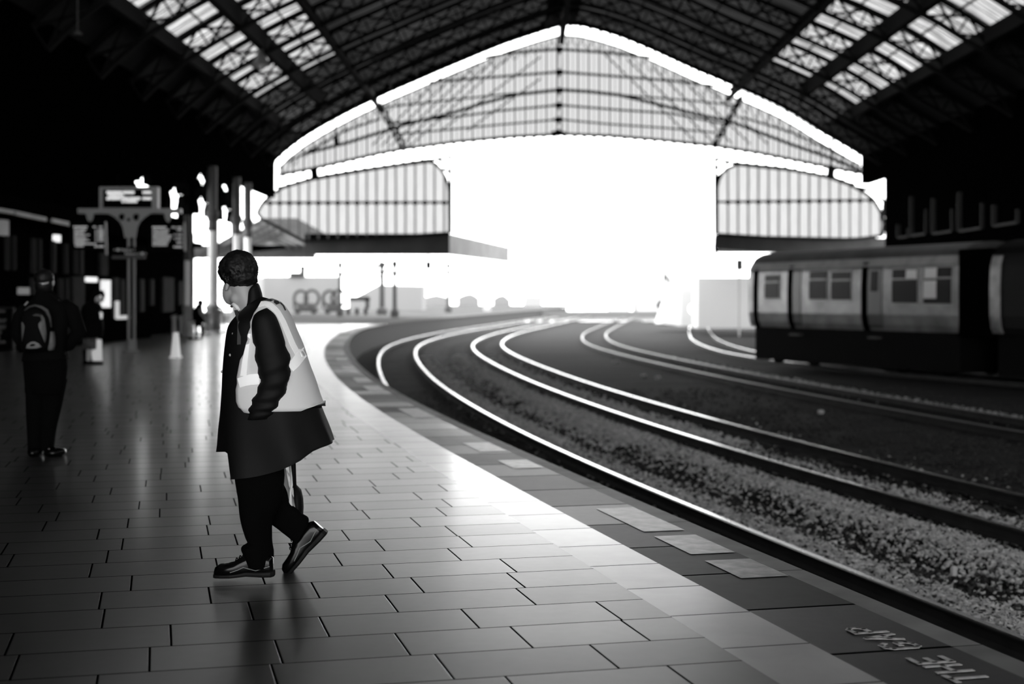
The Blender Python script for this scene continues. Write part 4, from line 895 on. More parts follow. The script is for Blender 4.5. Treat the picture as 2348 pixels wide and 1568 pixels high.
def folds(R, amp, f1, z0, z1, seed=0, sgn=1):
    n = len(R[0]); 
    for ring in R:
        c = sum(ring, Vector())/n
        for k in range(n):
            v = ring[k]; w_ = min(1, max(0, (z0-v.z)/(z0-z1))) if z0 != z1 else 1
            d = (v-c); d.z = 0
            if d.length > 1e-5: 
                d.normalize(); t = 2*PI*k/n
                ring[k] = v+d*amp*w_*(math.sin(f1*t+seed+v.z*3)+.6*noise.noise(v*7+Vector((seed, 0, 0))))
    return R
YM = 7.45
man = empty('person', (P(560, 0, YM).x, YM, 0), 'person in pale hi vis vest over dark coat, striding left, head turned away', 'person')
# body: one continuous figure
mb = MB()
hc = P(545, 622, YM)
def px(x, y, dY=0.0): return P(x, y, YM+dY)
mb.ell(px(547, 618, .0), (.078, .088, .09), 20, 14)
mb.ell(px(538, 663, .03), (.061, .062, .088), 18, 12, Matrix.Rotation(.35, 3, 'Y'))      # face and jaw, pointing down left and away
mb.ell(px(528, 672, .02), (.035, .045, .05), 12, 8)
mb.ell(px(541, 684, -.01), (.034, .045, .035), 12, 8)
mb.ell(px(522, 642, .07), (.022, .045, .03), 12, 8)                                         # brow
mb.rings([[px(517, 648, .085)+Vector((dx, dy, 0)) for dx, dy in ((-.004, -.012), (.02, -.012), (.02, .012), (-.004, .012))], [px(516, 664, .10)+Vector((dx, dy, 0)) for dx, dy in ((-.012, -.014), (.02, -.014), (.02, .014), (-.012, .014))]])   # nose
mb.tube([px(552, 650, .0), px(562, 680, .0), px(576, 715, .0)], [.062, .058, .07], 16)
# trunk, arms, legs under the clothes
mb.tube([px(580, 700), px(592, 735), px(600, 800), px(605, 880), px(600, 960), px(592, 1010)], [.07, .13, .15, .14, .14, .13], 18)
mb.tube([px(600, 722, -.12), px(608, 735, -.21), px(624, 840, -.25), px(604, 915, -.22), px(590, 938, -.18)], [.05, .055, .045, .036, .03], 12)
mb.tube([px(590, 722, .12), px(600, 735, .22), px(640, 840, .26), px(662, 930, .24), px(669, 990, .2)], [.05, .055, .045, .036, .028], 12)
mb.tube([px(590, 1000, -.09), px(592, 1140, -.10), px(590, 1270, -.08), px(585, 1300, -.08)], [.085, .06, .04, .035], 12)
mb.tube([px(605, 1000, .09), px(640, 1130, .10), px(690, 1215, .09)], [.085, .06, .04], 12)
# hands: palm plus five fingers each
def hand(mb, w_, d, side_v, s=1.0, curl=.6):
    d = d.normalized(); side_v = side_v.normalized(); nrm = d.cross(side_v)
    mb.tube([w_, w_+d*.05*s, w_+d*.085*s], [.024*s, .034*s, .03*s], 10)
    for i, L in enumerate((.060, .072, .068, .052)):
        b_ = w_+d*.08*s+side_v*(i-1.5)*.0195*s; m_ = b_+(d*math.cos(curl)+nrm*math.sin(curl))*L*.5*s; e_ = m_+(d*math.cos(curl*2)+nrm*math.sin(curl*2))*L*.5*s
        mb.tube([b_, m_, e_], [.0092*s, .0085*s, .0072*s], 8)
    t0 = w_+d*.03*s+side_v*-.03*s; t1 = t0+(d*.7-side_v*.6+nrm*.35).normalized()*.035*s; mb.tube([t0, t1, t1+(d+nrm*.5).normalized()*.028*s], [.012*s, .010*s, .008*s], 8)
hand(mb, px(589, 936, -.18), Vector((-.2, .05, -1)), Vector((1, .2, 0)))
hand(mb, px(669, 992, .2), Vector((.05, 0, -1)), Vector((0, 1, 0)), curl=1.2)
remesh(mb, 'body', skin, man, .0075, 5)
# ear
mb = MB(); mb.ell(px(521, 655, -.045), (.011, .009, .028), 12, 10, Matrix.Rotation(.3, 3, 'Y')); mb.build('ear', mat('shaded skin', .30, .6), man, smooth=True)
# hair
def blob(c, r, n, m, amp, sc_, seed, cut=None, rot=None):
    mb = MB(); mb.ell(c, r, n, m, rot)
    vs = []
    for v in mb.v:
        v = Vector(v); d = (v-Vector(c)).normalized(); vs.append(tuple(v+d*amp*(noise.noise(v*sc_+Vector((seed, 0, 0)))+.5*noise.noise(v*sc_*2.7))))
    mb.v = vs; return mb
mb = blob(px(546, 611, .0), (.094, .108, .085), 72, 52, .012, 30, 1, rot=Matrix.Rotation(-.12, 3, 'Y')); n0 = len(mb.v)
m2 = blob(px(555, 638, -.02), (.078, .085, .052), 60, 40, .013, 36, 4, rot=Matrix.Rotation(-.05, 3, 'Y')); mb.add(m2.v, m2.f)
m2 = blob(px(522, 622, .03), (.044, .07, .06), 40, 30, .008, 36, 8, rot=Matrix.Rotation(.1, 3, 'Y')); mb.add(m2.v, m2.f)
r_ = random.Random(3)
for i in range(420):   # short locks that break the outline
    t = r_.uniform(0, 2*PI); ph = r_.uniform(-.9, 1.4); d = Vector((math.cos(t)*math.cos(ph), math.sin(t)*math.cos(ph), math.sin(ph)))
    b_ = px(548, 618)+Vector((d.x*.088, d.y*.100, d.z*.090)); tan = Vector((r_.uniform(-.2, 1), r_.uniform(-.4, .4), -.9)); tan = (tan-d*tan.dot(d)).normalized()
    mb.tube([b_, b_+tan*.018+d*.009, b_+tan*.034+d*.004], [.006, .005, .0012], 5)
remesh(mb, 'hair', hairm, man, .0042, 1)
# collars
mb = MB(); mb.tube([px(531, 702, .0), px(536, 698, -.035), px(543, 704, -.05), px(549, 712, -.05)], [.008, .011, .011, .008], 10); mb.build('shirt_collar', mat('white shirt collar', .8, .6), man, smooth=True)
cl = densify([ringc((556, 716), (592, 706), .075, YM), ringc((566, 697), (601, 682), .075, YM), ringc((571, 672), (594, 655), .07, YM), ringc((574, 664), (590, 649), .055, YM)], 3)
mb = MB(); mb.rings(cl); mb.build('coat_collar', coatm, man, smooth=True)
mb = MB(); mb.poly([px(541, 712, -.09), px(549, 738, -.20), px(548, 790, -.24)], .018, .006); mb.build('tie', mat('dark grey tie', .035, .7), man)
# coat
CR = [((556, 712), (600, 680), .075, 0), ((546, 722), (632, 692), .15, 0), ((533, 738), (657, 722), .215, 0), ((525, 755), (673, 758), .235, 0), ((519, 795), (690, 800), .245, 0), ((514, 845), (706, 848), .24, 0), ((511, 900), (725, 903), .235, 0), ((508, 950), (742, 948), .24, 0), ((505, 995), (757, 985), .245, 0), ((503, 1036), (767, 1011), .25, 0)]
cr = densify([ringc(L, R, b, YM, dz) for L, R, b, dz in CR], 4)
HEM = [(503, 1036), (519, 1037), (525, 1050), (531, 1099), (560, 1097), (600, 1091), (640, 1080), (680, 1060), (720, 1036), (748, 1021), (767, 1011)]
for i in range(26, len(cr)):      # the coat hangs lowest in front of the legs and kicks up behind
    f_ = ((i-25)/(len(cr)-26))**1.3
    for k_, v in enumerate(cr[i]):
        if v.y < YM+.02:
            x = CX+F*v.x/v.y; y = HY+F*(H-v.z)/v.y; yh = interp(HEM, x); base = 1036-(x-503)*.095; yy = y+f_*(yh-base)-(F*.0)*0
            yy = min(yy, yh) if i == len(cr)-1 else yy
            v.z = H-(yy-HY)*v.y/F
folds(cr, .013, 7, 1.0, .68, 2)
# the hem scoops up at the front left and back right, and hangs lowest on the camera side
mb = MB(); n = len(cr[0]); mb.rings(cr, caps=False); inner = [[v+(sum(r, Vector())/n-v)*.03 for v in r] for r in cr]; b0 = len(mb.v); mb.rings([list(reversed(r)) for r in inner], caps=False)
ct = mb.build('coat', coatm, man, smooth=True)
# open front edge of the coat and buttons
for x, y in ((535, 765), (528, 814), (510, 852)): 
    mb = MB(); mb.ell(px(x, y, -.19 if x > 520 else -.05), (.008, .008, .008), 8, 6); mb.build('button', mat('shiny button', .4, .2), man, smooth=True)
# lower coat skirt: long panel in front of the legs
SK = [((508, 960), (690, 960), .24, .0), ((518, 1005), (705, 1005), .245, 0), ((524, 1040), (700, 1030), .245, .0), ((531, 1078), (668, 1052), .24, .06), ((536, 1098), (640, 1072), .225, .04)]
sk = densify([ringc(L, R, b*.93, YM, dz) for L, R, b, dz in SK], 4); folds(sk, .012, 6, .82, .6, 5)
# trousers
def limb(rows, Y, b, m=4, amp=.008, f=3, seed=0):
    return folds(densify([ringc(L, R, bb*b, Y) for L, R, bb in rows], m), amp, f, 9, 9, seed)
mb = MB(); mb.rings(limb([((535, 1040), (640, 1030), 1.3), ((538, 1100), (648, 1090), 1.15), ((545, 1150), (640, 1150), 1.05), ((550, 1195), (621, 1192), .95), ((558, 1228), (620, 1230), .85), ((565, 1244), (621, 1246), .85), ((553, 1254), (623, 1258), .9), ((552, 1262), (624, 1266), .9), ((558, 1274), (623, 1285), .85), ((566, 1296), (620, 1302), .75)], YM-.10, .095))
mb.rings(limb([((590, 1040), (670, 1030), 1.3), ((600, 1100), (648, 1080), 1.1), ((608, 1150), (662, 1128), 1.0), ((620, 1192), (668, 1150), .9), ((642, 1212), (686, 1166), .85), ((662, 1228), (696, 1177), .8), ((674, 1238), (709, 1186), .85), ((682, 1246), (708, 1200), .8)], YM+.09, .095, seed=3))
mb.build('trousers', trou, man, smooth=True)
# shoes
def shoe(name, toe, heel, Y, label):
    """toe and heel are the ends of the sole line in pixels"""
    A = P(toe[0], toe[1], Y); B = P(heel[0], heel[1], Y); d = (B-A); L = d.length; d.normalize(); up = Vector((-d.z, 0, d.x)); up = -up if up.z < 0 else up; sd = Vector((0, 1, 0))
    def ring(u, w_, h0, h1, ex=.75, n=20):
        out = []
        for k in range(n):
            t = 2*PI*k/n; cs, sn = math.cos(t), math.sin(t); out.append(A+d*(u*L)+sd*w_*math.copysign(abs(cs)**ex, cs)+up*((h0+h1)/2+(h1-h0)/2*math.copysign(abs(sn)**ex, sn)))
        return out
    up_ = [(0.005, .02, .018, .035), (.03, .034, .012, .056), (.10, .044, .012, .070), (.22, .050, .012, .074), (.34, .050, .012, .082), (.46, .046, .012, .105), (.58, .042, .012, .125), (.70, .040, .012, .128), (.84, .040, .012, .118), (.94, .038, .012, .112), (.99, .030, .016, .100)]
    mb = MB(); mb.rings([ring(*q) for q in up_]); o = mb.build(name, shoe_m, man, smooth=True)
    so = [(-.005, .018, .0, .02), (.03, .038, -.0, .022), (.12, .049, -.0, .022), (.28, .055, 0, .024), (.42, .050, .003, .028), (.55, .042, .006, .036), (.68, .042, .003, .034), (.82, .044, 0, .034), (.96, .040, 0, .036), (1.01, .028, .004, .034)]
    m2 = MB(); m2.rings([ring(*q, ex=.55) for q in so]); m2.build('sole', sole_m, o, smooth=False)
    m3 = MB(); m3.tube([A+d*L*u-sd*w_+up*h for u, w_, h in ((.3, .0535, .034), (.42, .050, .045), (.52, .044, .058), (.60, .042, .050), (.72, .043, .040), (.84, .043, .05), (.95, .040, .06))], .0022, 5); m3.build('welt_line', mat('glinting welt', .3, .25), o)
    m3 = MB()
    for u in (.38, .44, .5): m3.tube([A+d*L*u-sd*.03+up*(.09+(u-.38)*.2), A+d*L*u-sd*.0+up*(.10+(u-.38)*.2), A+d*L*u+sd*.03+up*(.09+(u-.38)*.2)], .003, 5)
    m3.build('laces', trou, o)
shoe('shoe', (491, 1324), (628, 1322), YM-.115, 'front'); shoe('shoe', (662, 1322), (752, 1222), YM+.10, 'rear')
# vest: shell just outside the coat
VR = [(0.0, 601, 0), (.12, 592, 0), (.3, 584, 0), (.55, 575, 0)]
def coat_ring(t):      # t in ring index units of CR
    i = min(int(t*4), len(cr)-1); return cr[i]
vr = []
edgex = [(.5, 597), (1.0, 590), (1.6, 580), (2.3, 574), (3, 571), (4, 561), (5, 547), (6, 543), (6.6, 549), (7.0, 560)]
LR = []
plain = densify([ringc(L, R, b, YM, dz) for L, R, b, dz in CR], 4)
NV = 60
for i in range(2, 28):
    t = i/4; r = plain[i]; c = sum(r, Vector())/len(r); nn_ = len(r); ex_ = interp(edgex, t)
    # camera side runs k = n/2 (left) .. n (right); find where the ring passes the front edge pixel
    best = nn_//2
    kk = nn_/2
    while kk < nn_*.85:
        a = r[int(kk) % nn_]; b = r[(int(kk)+1) % nn_]; v = a+(b-a)*(kk-int(kk))
        if CX+F*v.x/v.y >= ex_: break
        kk += .25
    k0 = kk; k1 = nn_*1.46
    row = []
    for j in range(NV):
        q = k0+(k1-k0)*j/(NV-1); a = r[int(q) % nn_]; b = r[(int(q)+1) % nn_]; v = a+(b-a)*(q-int(q)); dd = v-c; dd.z = 0
        amp = .016+.010*max(0, 1-abs(t-.9)/1.2)-.008*max(0, t-6.2)+.004*noise.noise(v*9)+(.012*max(0, t-4)/3*max(0, math.sin(.35+j*.32)))*.5
        row.append(v+dd.normalized()*amp)
    vr.append(row)
# straighten the hem to the photographed line
hem = vr[-1]
for j, v in enumerate(hem):
    x = CX+F*v.x/v.y; yh = interp([(543, 925), (556, 945), (566, 948), (585, 946), (622, 944), (690, 943), (720, 930), (742, 918), (760, 918)], x) if v.y < YM+.02 else 930
    hem[j] = Vector((v.x, v.y, H-(yh-HY)*v.y/F))
for k_, wgt in ((2, .66), (3, .33)):
    for j in range(NV): vr[-k_][j].z += (hem[j].z-(plain[27][0].z))*0
mb = MB(); mb.rings(vr, caps=False, closed=False); inn = [[v+Vector((0, .006, 0)) for v in r] for r in vr]; 
vest = mb.build('vest', vestm, man, smooth=True)
sl_ = vest.modifiers.new('s', 'SOLIDIFY'); sl_.thickness = .004; sl_.offset = 1
# sleeve (near arm, hand in the pocket)
SV = [((590, 716), (612, 706), .5), ((583, 724), (630, 722), .85), ((578, 745), (643, 752), 1.0), ((580, 785), (653, 784), 1.0), ((587, 825), (664, 822), 1.0), ((592, 858), (665, 852), .95), ((594, 880), (660, 886), .9), ((582, 905), (650, 914), .85), ((573, 925), (638, 935), .8), ((569, 944), (627, 948), .72), ((570, 962), (618, 960), .5)]
sv = densify([ringc(L, R, b*.085, YM-.215) for L, R, b in SV], 4)
for i, r in enumerate(sv):
    if i > 12:
        c = sum(r, Vector())/len(r)
        for k_ in range(len(r)):
            d = r[k_]-c; r[k_] = r[k_]+d.normalized()*(.005*math.sin(i*1.3+k_*.3)+.007*noise.noise(r[k_]*11))
mb = MB(); mb.rings(sv); slv = mb.build('sleeve', coatm, man, smooth=True)
sv2 = densify([ringc(L, R, b*.085, YM+.22) for L, R, b in [((590, 722), (625, 716), .6), ((580, 745), (650, 745), .95), ((600, 830), (672, 830), .95), ((630, 920), (684, 915), .8), ((650, 985), (688, 980), .65)]], 4)
mb = MB(); mb.rings(sv2); mb.build('sleeve', coatm, man, smooth=True)
# tapes laid on the vest by following its surface
def bvh_of(objs):
    V_ = []; F_ = []
    for o in objs:
        org = OFF[o.name] if o.name in OFF else OFF[man.name]; b0 = len(V_); V_ += [v.co+OFF[man.name] for v in o.data.vertices]; F_ += [tuple(b0+i for i in p.vertices) for p in o.data.polygons]
    return BVHTree.FromPolygons(V_, F_)
bv = bvh_of([vest])
def onv(x, y, lift=.007):
    o = Vector((0, 0, H)); d = (P(x, y, 7.45)-o).normalized(); h = bv.ray_cast(o, d)
    if h[0] is None: 
        h = bv.find_nearest(P(x, y, YM-.1)); return h[0]-d*lift
    return h[0]-d*lift
def tape(name, c, wpx, m, par, lift=.007, n=26):
    # c: centre line pixels with half widths
    pts = []; 
    tot = [0]
    for a, b in zip(c, c[1:]): tot.append(tot[-1]+math.hypot(b[0]-a[0], b[1]-a[1]))
    A = []; B = []
    for i in range(n+1):
        s = tot[-1]*i/n; x = interp([(t, q[0]) for t, q in zip(tot, c)], s); y = interp([(t, q[1]) for t, q in zip(tot, c)], s); w_ = interp([(t, q[2] if len(q) > 2 else wpx) for t, q in zip(tot, c)], s)
        s2 = min(tot[-1], s+1); s1 = max(0, s-1); dx = interp([(t, q[0]) for t, q in zip(tot, c)], s2)-interp([(t, q[0]) for t, q in zip(tot, c)], s1); dy = interp([(t, q[1]) for t, q in zip(tot, c)], s2)-interp([(t, q[1]) for t, q in zip(tot, c)], s1)
        L = math.hypot(dx, dy) or 1; nx, ny = -dy/L, dx/L; A.append(onv(x+nx*w_, y+ny*w_, lift)); B.append(onv(x-nx*w_, y-ny*w_, lift))
    mb = MB(); mb.v = [tuple(v) for v in A+B]; k_ = len(A); mb.f = [(i, i+1, k_+i+1, k_+i) for i in range(k_-1)]; mb.mi = [0]*(k_-1)
    o = mb.build(name, m, par); s_ = o.modifiers.new('s', 'SOLIDIFY'); s_.thickness = .0015; return o
OFF[vest.name] = OFF[man.name]
tape('shoulder_tape', [(590, 699, 5), (606, 694, 5), (622, 700, 6), (637, 715, 6), (650, 738, 6), (661, 764, 6), (672, 790, 6), (684, 812, 6)], 5, tapem, vest)
tape('waist_tape', [(665, 843, 11), (677, 832, 11), (688, 818, 11), (697, 808, 10), (706, 803, 10)], 8, tapem, vest)
tape('front_tape', [(572, 765, 3), (568, 790, 4), (562, 825, 6), (558, 862, 7)], 5, tapem, vest)
tape('waist_tape', [(547, 878, 11), (560, 874, 11), (575, 870, 12), (594, 869, 12)], 9, tapem, vest)
tape('seam', [(580, 705), (590, 693), (603, 687), (622, 685), (638, 689), (650, 700), (655, 711)], 1.3, dkline, vest, .010)
# dispatch paddle hanging below the coat
pdl = empty('dispatch_paddle', px(680, 1190, .14), 'dark hand paddle with a pale rim hanging below the coat of the vest man', 'paddle')
mb = MB(); mb.tube([px(669, 1010, .18), px(672, 1070, .16), px(674, 1118, .14)], [.016, .015, .014], 10); mb.build('handle', coatm, pdl, smooth=True)
mb = MB(); mb.rings([ringc((x - w_, y), (x + w_, y), .075*q, YM+.14, n=18) for x, y, w_, q in ((676, 1112, 4, .3), (682, 1124, 8, .7), (685, 1145, 9, 1), (686, 1165, 9, 1), (687, 1185, 7, .8), (688, 1196, 4, .3))]); mb.build('blade', coatm, pdl, smooth=True)
mb = MB(); mb.tube([px(665, 1068, .10), px(668, 1095, .08), px(669, 1112, .06), px(666, 1130, .05), px(666, 1150, .05), px(669, 1172, .06), px(677, 1189, .08)], [.006, .006, .006, .007, .009, .008, .006], 8); mb.build('pale_rim', mat('pale rim', .8, .5), pdl, smooth=True)
hg = man
# ------------------------------------------------------------------ background people
dkc = mat('black jacket', .0028, .9, spec=.06); dkt = mat('black jeans', .0022, .95, spec=.05)
def person_base(x, Y, label):
    return empty('person', (P(x, 0, Y).x, Y, 0), label, 'person')
# man with backpack, seen from behind
YB = 13.13
bp = person_base(100, YB, 'person in dark clothes seen from behind, wearing a two tone backpack')
def pb(x, y, dY=0.0): return P(x, y, YB+dY)
mb = MB(); mb.ell(pb(102, 645), (.078, .095, .11), 20, 14); mb.ell(pb(102, 658, .07), (.055, .05, .07), 14, 10); mb.ell(pb(102, 655, .135), (.014, .03, .02), 10, 8)
mb.tube([pb(102, 655), pb(102, 685)], [.055, .07], 14); mb.tube([pb(102, 685), pb(103, 720), pb(103, 790), pb(105, 840)], [.10, .16, .15, .15], 18)
for s_ in (-1, 1):
    mb.ell(pb(102+s_*20.5, 648, .01), (.014, .02, .034), 10, 8)
    mb.tube([pb(103+s_*30, 700), pb(103+s_*46, 715), pb(104+(76 if s_ > 0 else -60), 763, -.02), pb(103+s_*42, 800, .16)], [.06, .055, .035, .03], 12)
    hand(mb, pb(103+s_*42, 800, .16), Vector((-s_*.5, .6, -.3)), Vector((0, .3, 1)))
    mb.tube([pb(103+s_*18, 835), pb(100+s_*18, 930, .03), pb(94+s_*14, 1035, .0)], [.09, .05, .035], 12)
remesh(mb, 'body', skin, bp, .012, 4)
mb = blob(pb(101, 638, .0), (.088, .105, .085), 50, 36, .006, 30, 2); mb.rings([[pb(101, y, .0)+Vector((.082*q*math.cos(t), .09*q*math.sin(t), 0)) for t in np.linspace(0, 2*PI, 20, False)] for y, q in ((640, 1.03), (655, 1.0), (669, .9))]); mb.build('hair', hairm, bp, smooth=True)
def garment(rows, Y, par, name, m, amp=.01, dm=4, seed=1):
    r = folds(densify([ringc(L, R, b, Y, dy=(d[0] if d else 0)) for L, R, b, *d in rows], dm), amp, 5, 9, 9, seed); mb = MB(); mb.rings(r); return mb.build(name, m, par, smooth=True)
garment([((84, 669), (120, 667), .085), ((82, 676), (122, 674), .09), ((70, 690), (138, 686), .12), ((56, 706), (158, 700), .16), ((50, 730), (164, 725), .18), ((54, 770), (158, 770), .19), ((58, 800), (152, 800), .19), ((56, 828), (156, 824), .19)], YB, bp, 'jacket', dkc)
mb = MB()
for pts in ([(62, 704), (50, 725), (42, 765), (58, 800)], [(146, 698), (164, 712), (181, 760), (158, 790), (140, 796)]):
    mb.tube([pb(x, y, dd) for (x, y), dd in zip(pts, (0, -.02, -.02, .06, .14))], [.065, .075, .07, .06, .05][:len(pts)], 14)
mb.build('sleeves', dkc, bp, smooth=True)
garment([((58, 815), (155, 812), .17), ((60, 850), (155, 845), .16), ((62, 880), (150, 880), .15), ((62, 900), (140, 905), .13)], YB, bp, 'trousers_seat', dkt)
mb = MB(); mb.rings(densify([ringc(L, R, b, YB) for L, R, b in (((60, 870), (112, 870), .12), ((61, 930), (104, 930), .10), ((64, 990), (98, 990), .09), ((66, 1040), (96, 1038), .08))], 4)); mb.rings(densify([ringc(L, R, b, YB+.02) for L, R, b in (((98, 870), (153, 870), .12), ((96, 920), (142, 925), .10), ((94, 985), (128, 985), .09), ((92, 1034), (122, 1032), .08))], 4)); mb.build('trousers', dkt, bp, smooth=True)
mb = MB()
for x, d in ((84, 1), (118, 1)): mb.ell(pb(x+(8 if x > 100 else -2), 1036, -.02), (.065 if x < 100 else .10, .13, .05), 16, 10)
mb.build('shoes', shoe_m, bp, smooth=True)
mb = MB(); mb.tube([pb(112, 1029, -.10), pb(117, 1034, -.11)], .006, 6); mb.build('ankle_glint', mat('painted ankle glint', .6, .5), bp)  # glint at the ankle modelled as a small pale tube
# the backpack
bk = empty('backpack', pb(90, 760, -.2), 'black backpack with pale side panels and pale oval badge on a dark figure', 'backpack')
dk2 = mat('black nylon', .0022, .8, spec=.08); pn = mat('grey nylon panel', .09, .6, noise_amt=.25, nscale=25)
BR = [((62, 705), (96, 702), .05), ((54, 712), (110, 710), .08), ((48, 728), (117, 724), .105), ((48, 755), (118, 750), .115), ((49, 785), (115, 782), .115), ((52, 800), (110, 798), .10), ((58, 806), (102, 804), .06)]
br_ = densify([ringc(L, R, b, YB-.24, ex=.8) for L, R, b in BR], 4); mb = MB(); mb.rings(br_); bag = mb.build('bag_body', dk2, bk, smooth=True)
vb = [v.co+OFF[bk.name] for v in bag.data.vertices]; bv2 = BVHTree.FromPolygons(vb, [tuple(p.vertices) for p in bag.data.polygons])
def onb(x, y, lift=.004):
    o = Vector((0, 0, H)); d = (pb(x, y)-o).normalized(); h = bv2.ray_cast(o, d); return (h[0] if h[0] is not None else bv2.find_nearest(pb(x, y, -.3))[0])-d*lift
def decal(pts, m, nm, par, lift=.004):
    mb = MB(); c = (sum(p[0] for p in pts)/len(pts), sum(p[1] for p in pts)/len(pts)); vs = []; n = len(pts); K = 5
    for j in range(K+1):
        for p in pts: vs.append(onb(c[0]+(p[0]-c[0])*j/K, c[1]+(p[1]-c[1])*j/K, lift))
    fs = [(j*n+i, j*n+(i+1) % n, (j+1)*n+(i+1) % n, (j+1)*n+i) for j in range(K) for i in range(n)]
    mb.add(vs, fs); o = mb.build(nm, m, par, smooth=True); s_ = o.modifiers.new('s', 'SOLIDIFY'); s_.thickness = .002; return o
decal([(91, 719), (97, 722), (102, 730), (105, 745), (107, 765), (106, 778), (103, 787), (99, 777), (93, 762), (88, 748), (88, 742), (96, 733), (96, 729)], pn, 'side_panel', bk)
decal([(49, 737), (53, 741), (56, 748), (55, 757), (52, 772), (50, 784)], pn, 'side_panel', bk)
decal([(75, 722), (82, 719), (90, 720), (96, 727), (86, 725), (76, 724)], mat('dim nylon trim', .03, .7), 'top_trim', bk)
bd = decal([(58, 799), (62, 790), (70, 784), (79, 783), (88, 787), (96, 795), (85, 799), (72, 800)], mat('pale badge', .17, .6), 'badge', bk)
OFF[bd.name] = OFF[bk.name]
decal([(68, 791), (73, 788.5), (80, 789), (81.5, 791), (77, 793.5), (70, 794)], dk2, 'badge_oval', bd, .008)
mb = MB(); mb.tube([pb(56, 712, -.30), pb(66, 704, -.32), pb(80, 700, -.33), pb(95, 704, -.32), pb(107, 712, -.30), pb(114, 728, -.28), pb(118, 750, -.26)], [.006, .008, .009, .014, .018, .012, .008], 8); mb.build('top_piping', mat('dim piping', .05, .6), bk, smooth=True)
mb = MB(); mb.rings(densify([ringc((x-w_, y), (x+w_, y), .04, YB-.22, n=16) for x, y, w_ in ((119, 760, 5), (118, 770, 8), (118, 790, 9), (117, 803, 6))], 2)); mb.build('bottle_pocket', pn, bk, smooth=True)
mb = MB(); mb.tube([pb(103, 700, -.12), pb(118, 694, -.1), pb(136, 688, -.05)], .008, 6); mb.build('strap', mat('dim strap', .02, .7), bk)
# hooded figure with phone and bag
YW = 31.5
wo = person_base(208, YW, 'hooded person in a long dark coat looking down at a phone, patterned skirt showing')
def pw_(x, y, dY=0.0): return P(x, y, YW+dY)
mb = MB(); mb.ell(pw_(222, 684), (.085, .09, .115), 18, 12); mb.ell(pw_(228, 688, -.03), (.05, .06, .06), 12, 8); mb.ell(pw_(231.5, 687, -.05), (.02, .02, .03), 8, 6)
mb.tube([pw_(218, 690), pw_(212, 704)], [.06, .07], 12); mb.tube([pw_(212, 704), pw_(208, 740), pw_(206, 780)], [.15, .17, .16], 16)
for s_ in (-1, 1): mb.tube([pw_(206, 780, s_*.09), pw_(202, 828, s_*.09)], [.08, .05], 10)
for s_ in (-1, 1): mb.tube([pw_(207, 708, s_*.16), pw_(204, 735, s_*.18), pw_(226, 724, s_*.05-.05)], [.045, .04, .028], 10)
hand(mb, pw_(226, 725, -.08), Vector((1, 0, .3)), Vector((0, .3, 1)))
remesh(mb, 'body', skin, wo, .014, 3)
mb = MB()
for k_ in range(0, 10):
    pass
hd = densify([ringc((207, 692), (221, 694), .10, YW), ringc((209, 680), (224, 682), .12, YW), ringc((212, 670), (233, 673), .12, YW), ringc((216, 663), (230, 665), .08, YW)], 4)
mb.rings(hd); mb.tube([pw_(231, 667), pw_(237, 677), pw_(236, 683), pw_(233, 692)], [.05, .045, .03, .02], 10); mb.build('hood', dkc, wo, smooth=True)
garment([((203, 690), (226, 694), .11), ((192, 700), (232, 705), .18), ((188, 715), (233, 716), .22), ((184, 735), (236, 735), .23), ((182, 755), (238, 755), .24), ((184, 775), (234, 774), .24)], YW, wo, 'coat', dkc, .015)
mb = MB(); mb.tube([pw_(200, 702, -.2), pw_(200, 722, -.24), pw_(204, 737, -.24), pw_(216, 733, -.17), pw_(225, 726, -.11)], [.08, .10, .10, .075, .05], 12); mb.build('sleeve', dkc, wo, smooth=True)
garment([((191, 770), (222, 770), .18), ((191, 785), (221, 785), .19), ((191, 801), (220, 800), .19)], YW, wo, 'skirt', mat('patterned skirt', .06, .9, noise_amt=.8, nscale=14), .01)
mb = MB()
for s_ in (-1, 1): mb.tube([pw_(200+s_*3, 798, s_*.07), pw_(200+s_*3, 832, s_*.07)], [.075, .06], 12); mb.ell(pw_(203+s_*3, 833, s_*.07), (.12, .05, .045), 12, 8)
mb.build('boots', dkt, wo, smooth=True)
mb = MB(); mb.box(pw_(231, 723, -.12), (.07, .012, .14)); tag(mb.build('mobile_phone', mat('lit phone', .4, emit=.5)), 'small pale mobile phone held by the hooded figure', 'phone')
cb_ = pw_(224, 812, -.1); mb = MB(); bgm = mat('bright carrier bag', .85, .6, emit=.2)  # bag brightness partly emitted, standing in for light on it
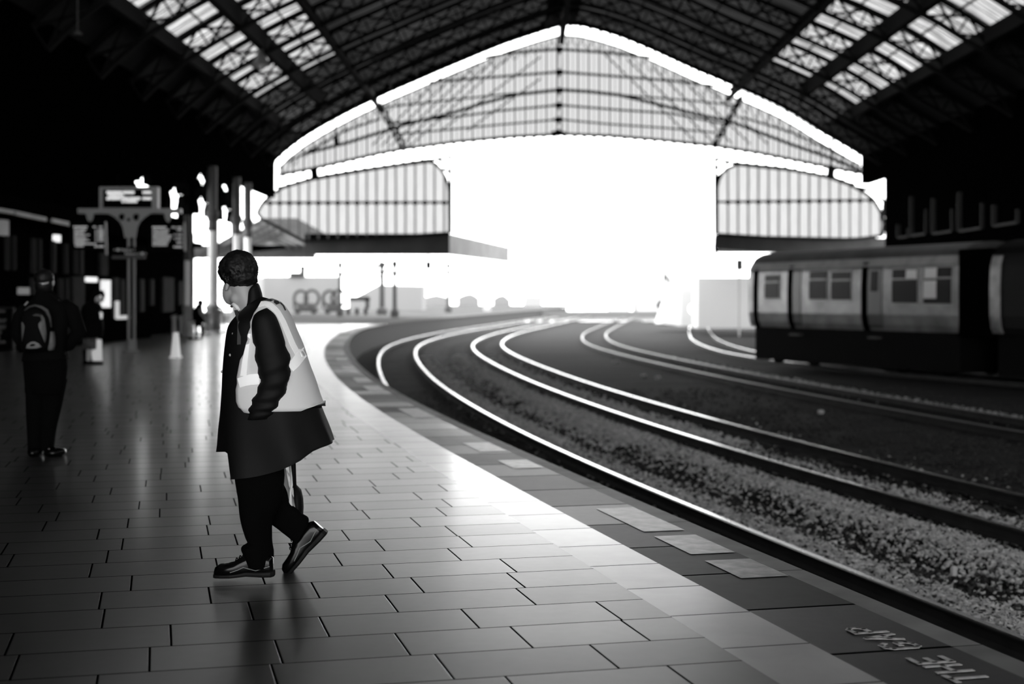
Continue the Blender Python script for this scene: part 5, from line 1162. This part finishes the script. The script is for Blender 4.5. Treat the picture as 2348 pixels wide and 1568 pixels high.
mb.rings([[pw_(x0, y, d) if i in (0, 3) else pw_(x1, y, d) for i, d in enumerate((-.16, -.16, .02, .02))] for x0, x1, y in ((212, 234.5, 827), (210, 234, 812), (211, 234, 803), (221, 233.5, 800), (221.5, 233, 778))])
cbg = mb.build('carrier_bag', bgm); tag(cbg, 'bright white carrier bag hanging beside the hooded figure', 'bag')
mb = MB(); mb.bb(pw_(213, 0).x, pw_(236, 0).x, YW-.2, YW+.02, .0, .05); ob = mb.build('bag_base', dkt, None, origin=cbg.location); ob.parent = cbg; ob.location = (0, 0, 0); ob.data.transform(Matrix.Translation((0, 0, 0)))
# small caped figure seated by the columns
YC_ = 58.0
so_ = person_base(458, YC_, 'small dark figure in a flared coat, perched beside the short pale column')
def pc(x, y, dY=0.0): return P(x, y, YC_+dY)
mb = MB(); mb.ell(pc(461, 696), (.10, .10, .13), 16, 10); mb.tube([pc(459, 700), pc(456, 712), pc(456, 740)], [.07, .15, .16], 14)
for s_, x in ((-1, 450), (1, 463)): mb.tube([pc(457, 738, s_*.1), pc(x, 750, s_*.1), pc(x+1, 764.5, s_*.1)], [.09, .055, .045], 10); hand(mb, pc(466, 726, s_*.12), Vector((.4, 0, -1)), Vector((0, 1, 0)))
for s_ in (-1, 1): mb.tube([pc(457, 708, s_*.17), pc(460, 720, s_*.22), pc(466, 726, s_*.12)], [.05, .045, .03], 8)
remesh(mb, 'body', skin, so_, .02, 3)
mb = blob(pc(459.5, 694), (.135, .14, .14), 30, 20, .02, 12, 5); mb.build('hair', hairm, so_, smooth=True)
garment([((451, 698), (464, 700), .10), ((446, 708), (466, 712), .19), ((446, 725), (469, 725), .22), ((446, 741), (474, 739), .26)], YC_, so_, 'coat', dkc, .01)
mb = MB()
for s_, x in ((-1, 450), (1, 463)): mb.tube([pc(457, 738, s_*.1), pc(x, 750, s_*.1), pc(x+1, 764, s_*.1)], [.10, .075, .065], 10); mb.ell(pc(x+2, 765.3, s_*.1), (.13, .06, .05), 10, 8)
mb.build('trousers', dkt, so_, smooth=True)
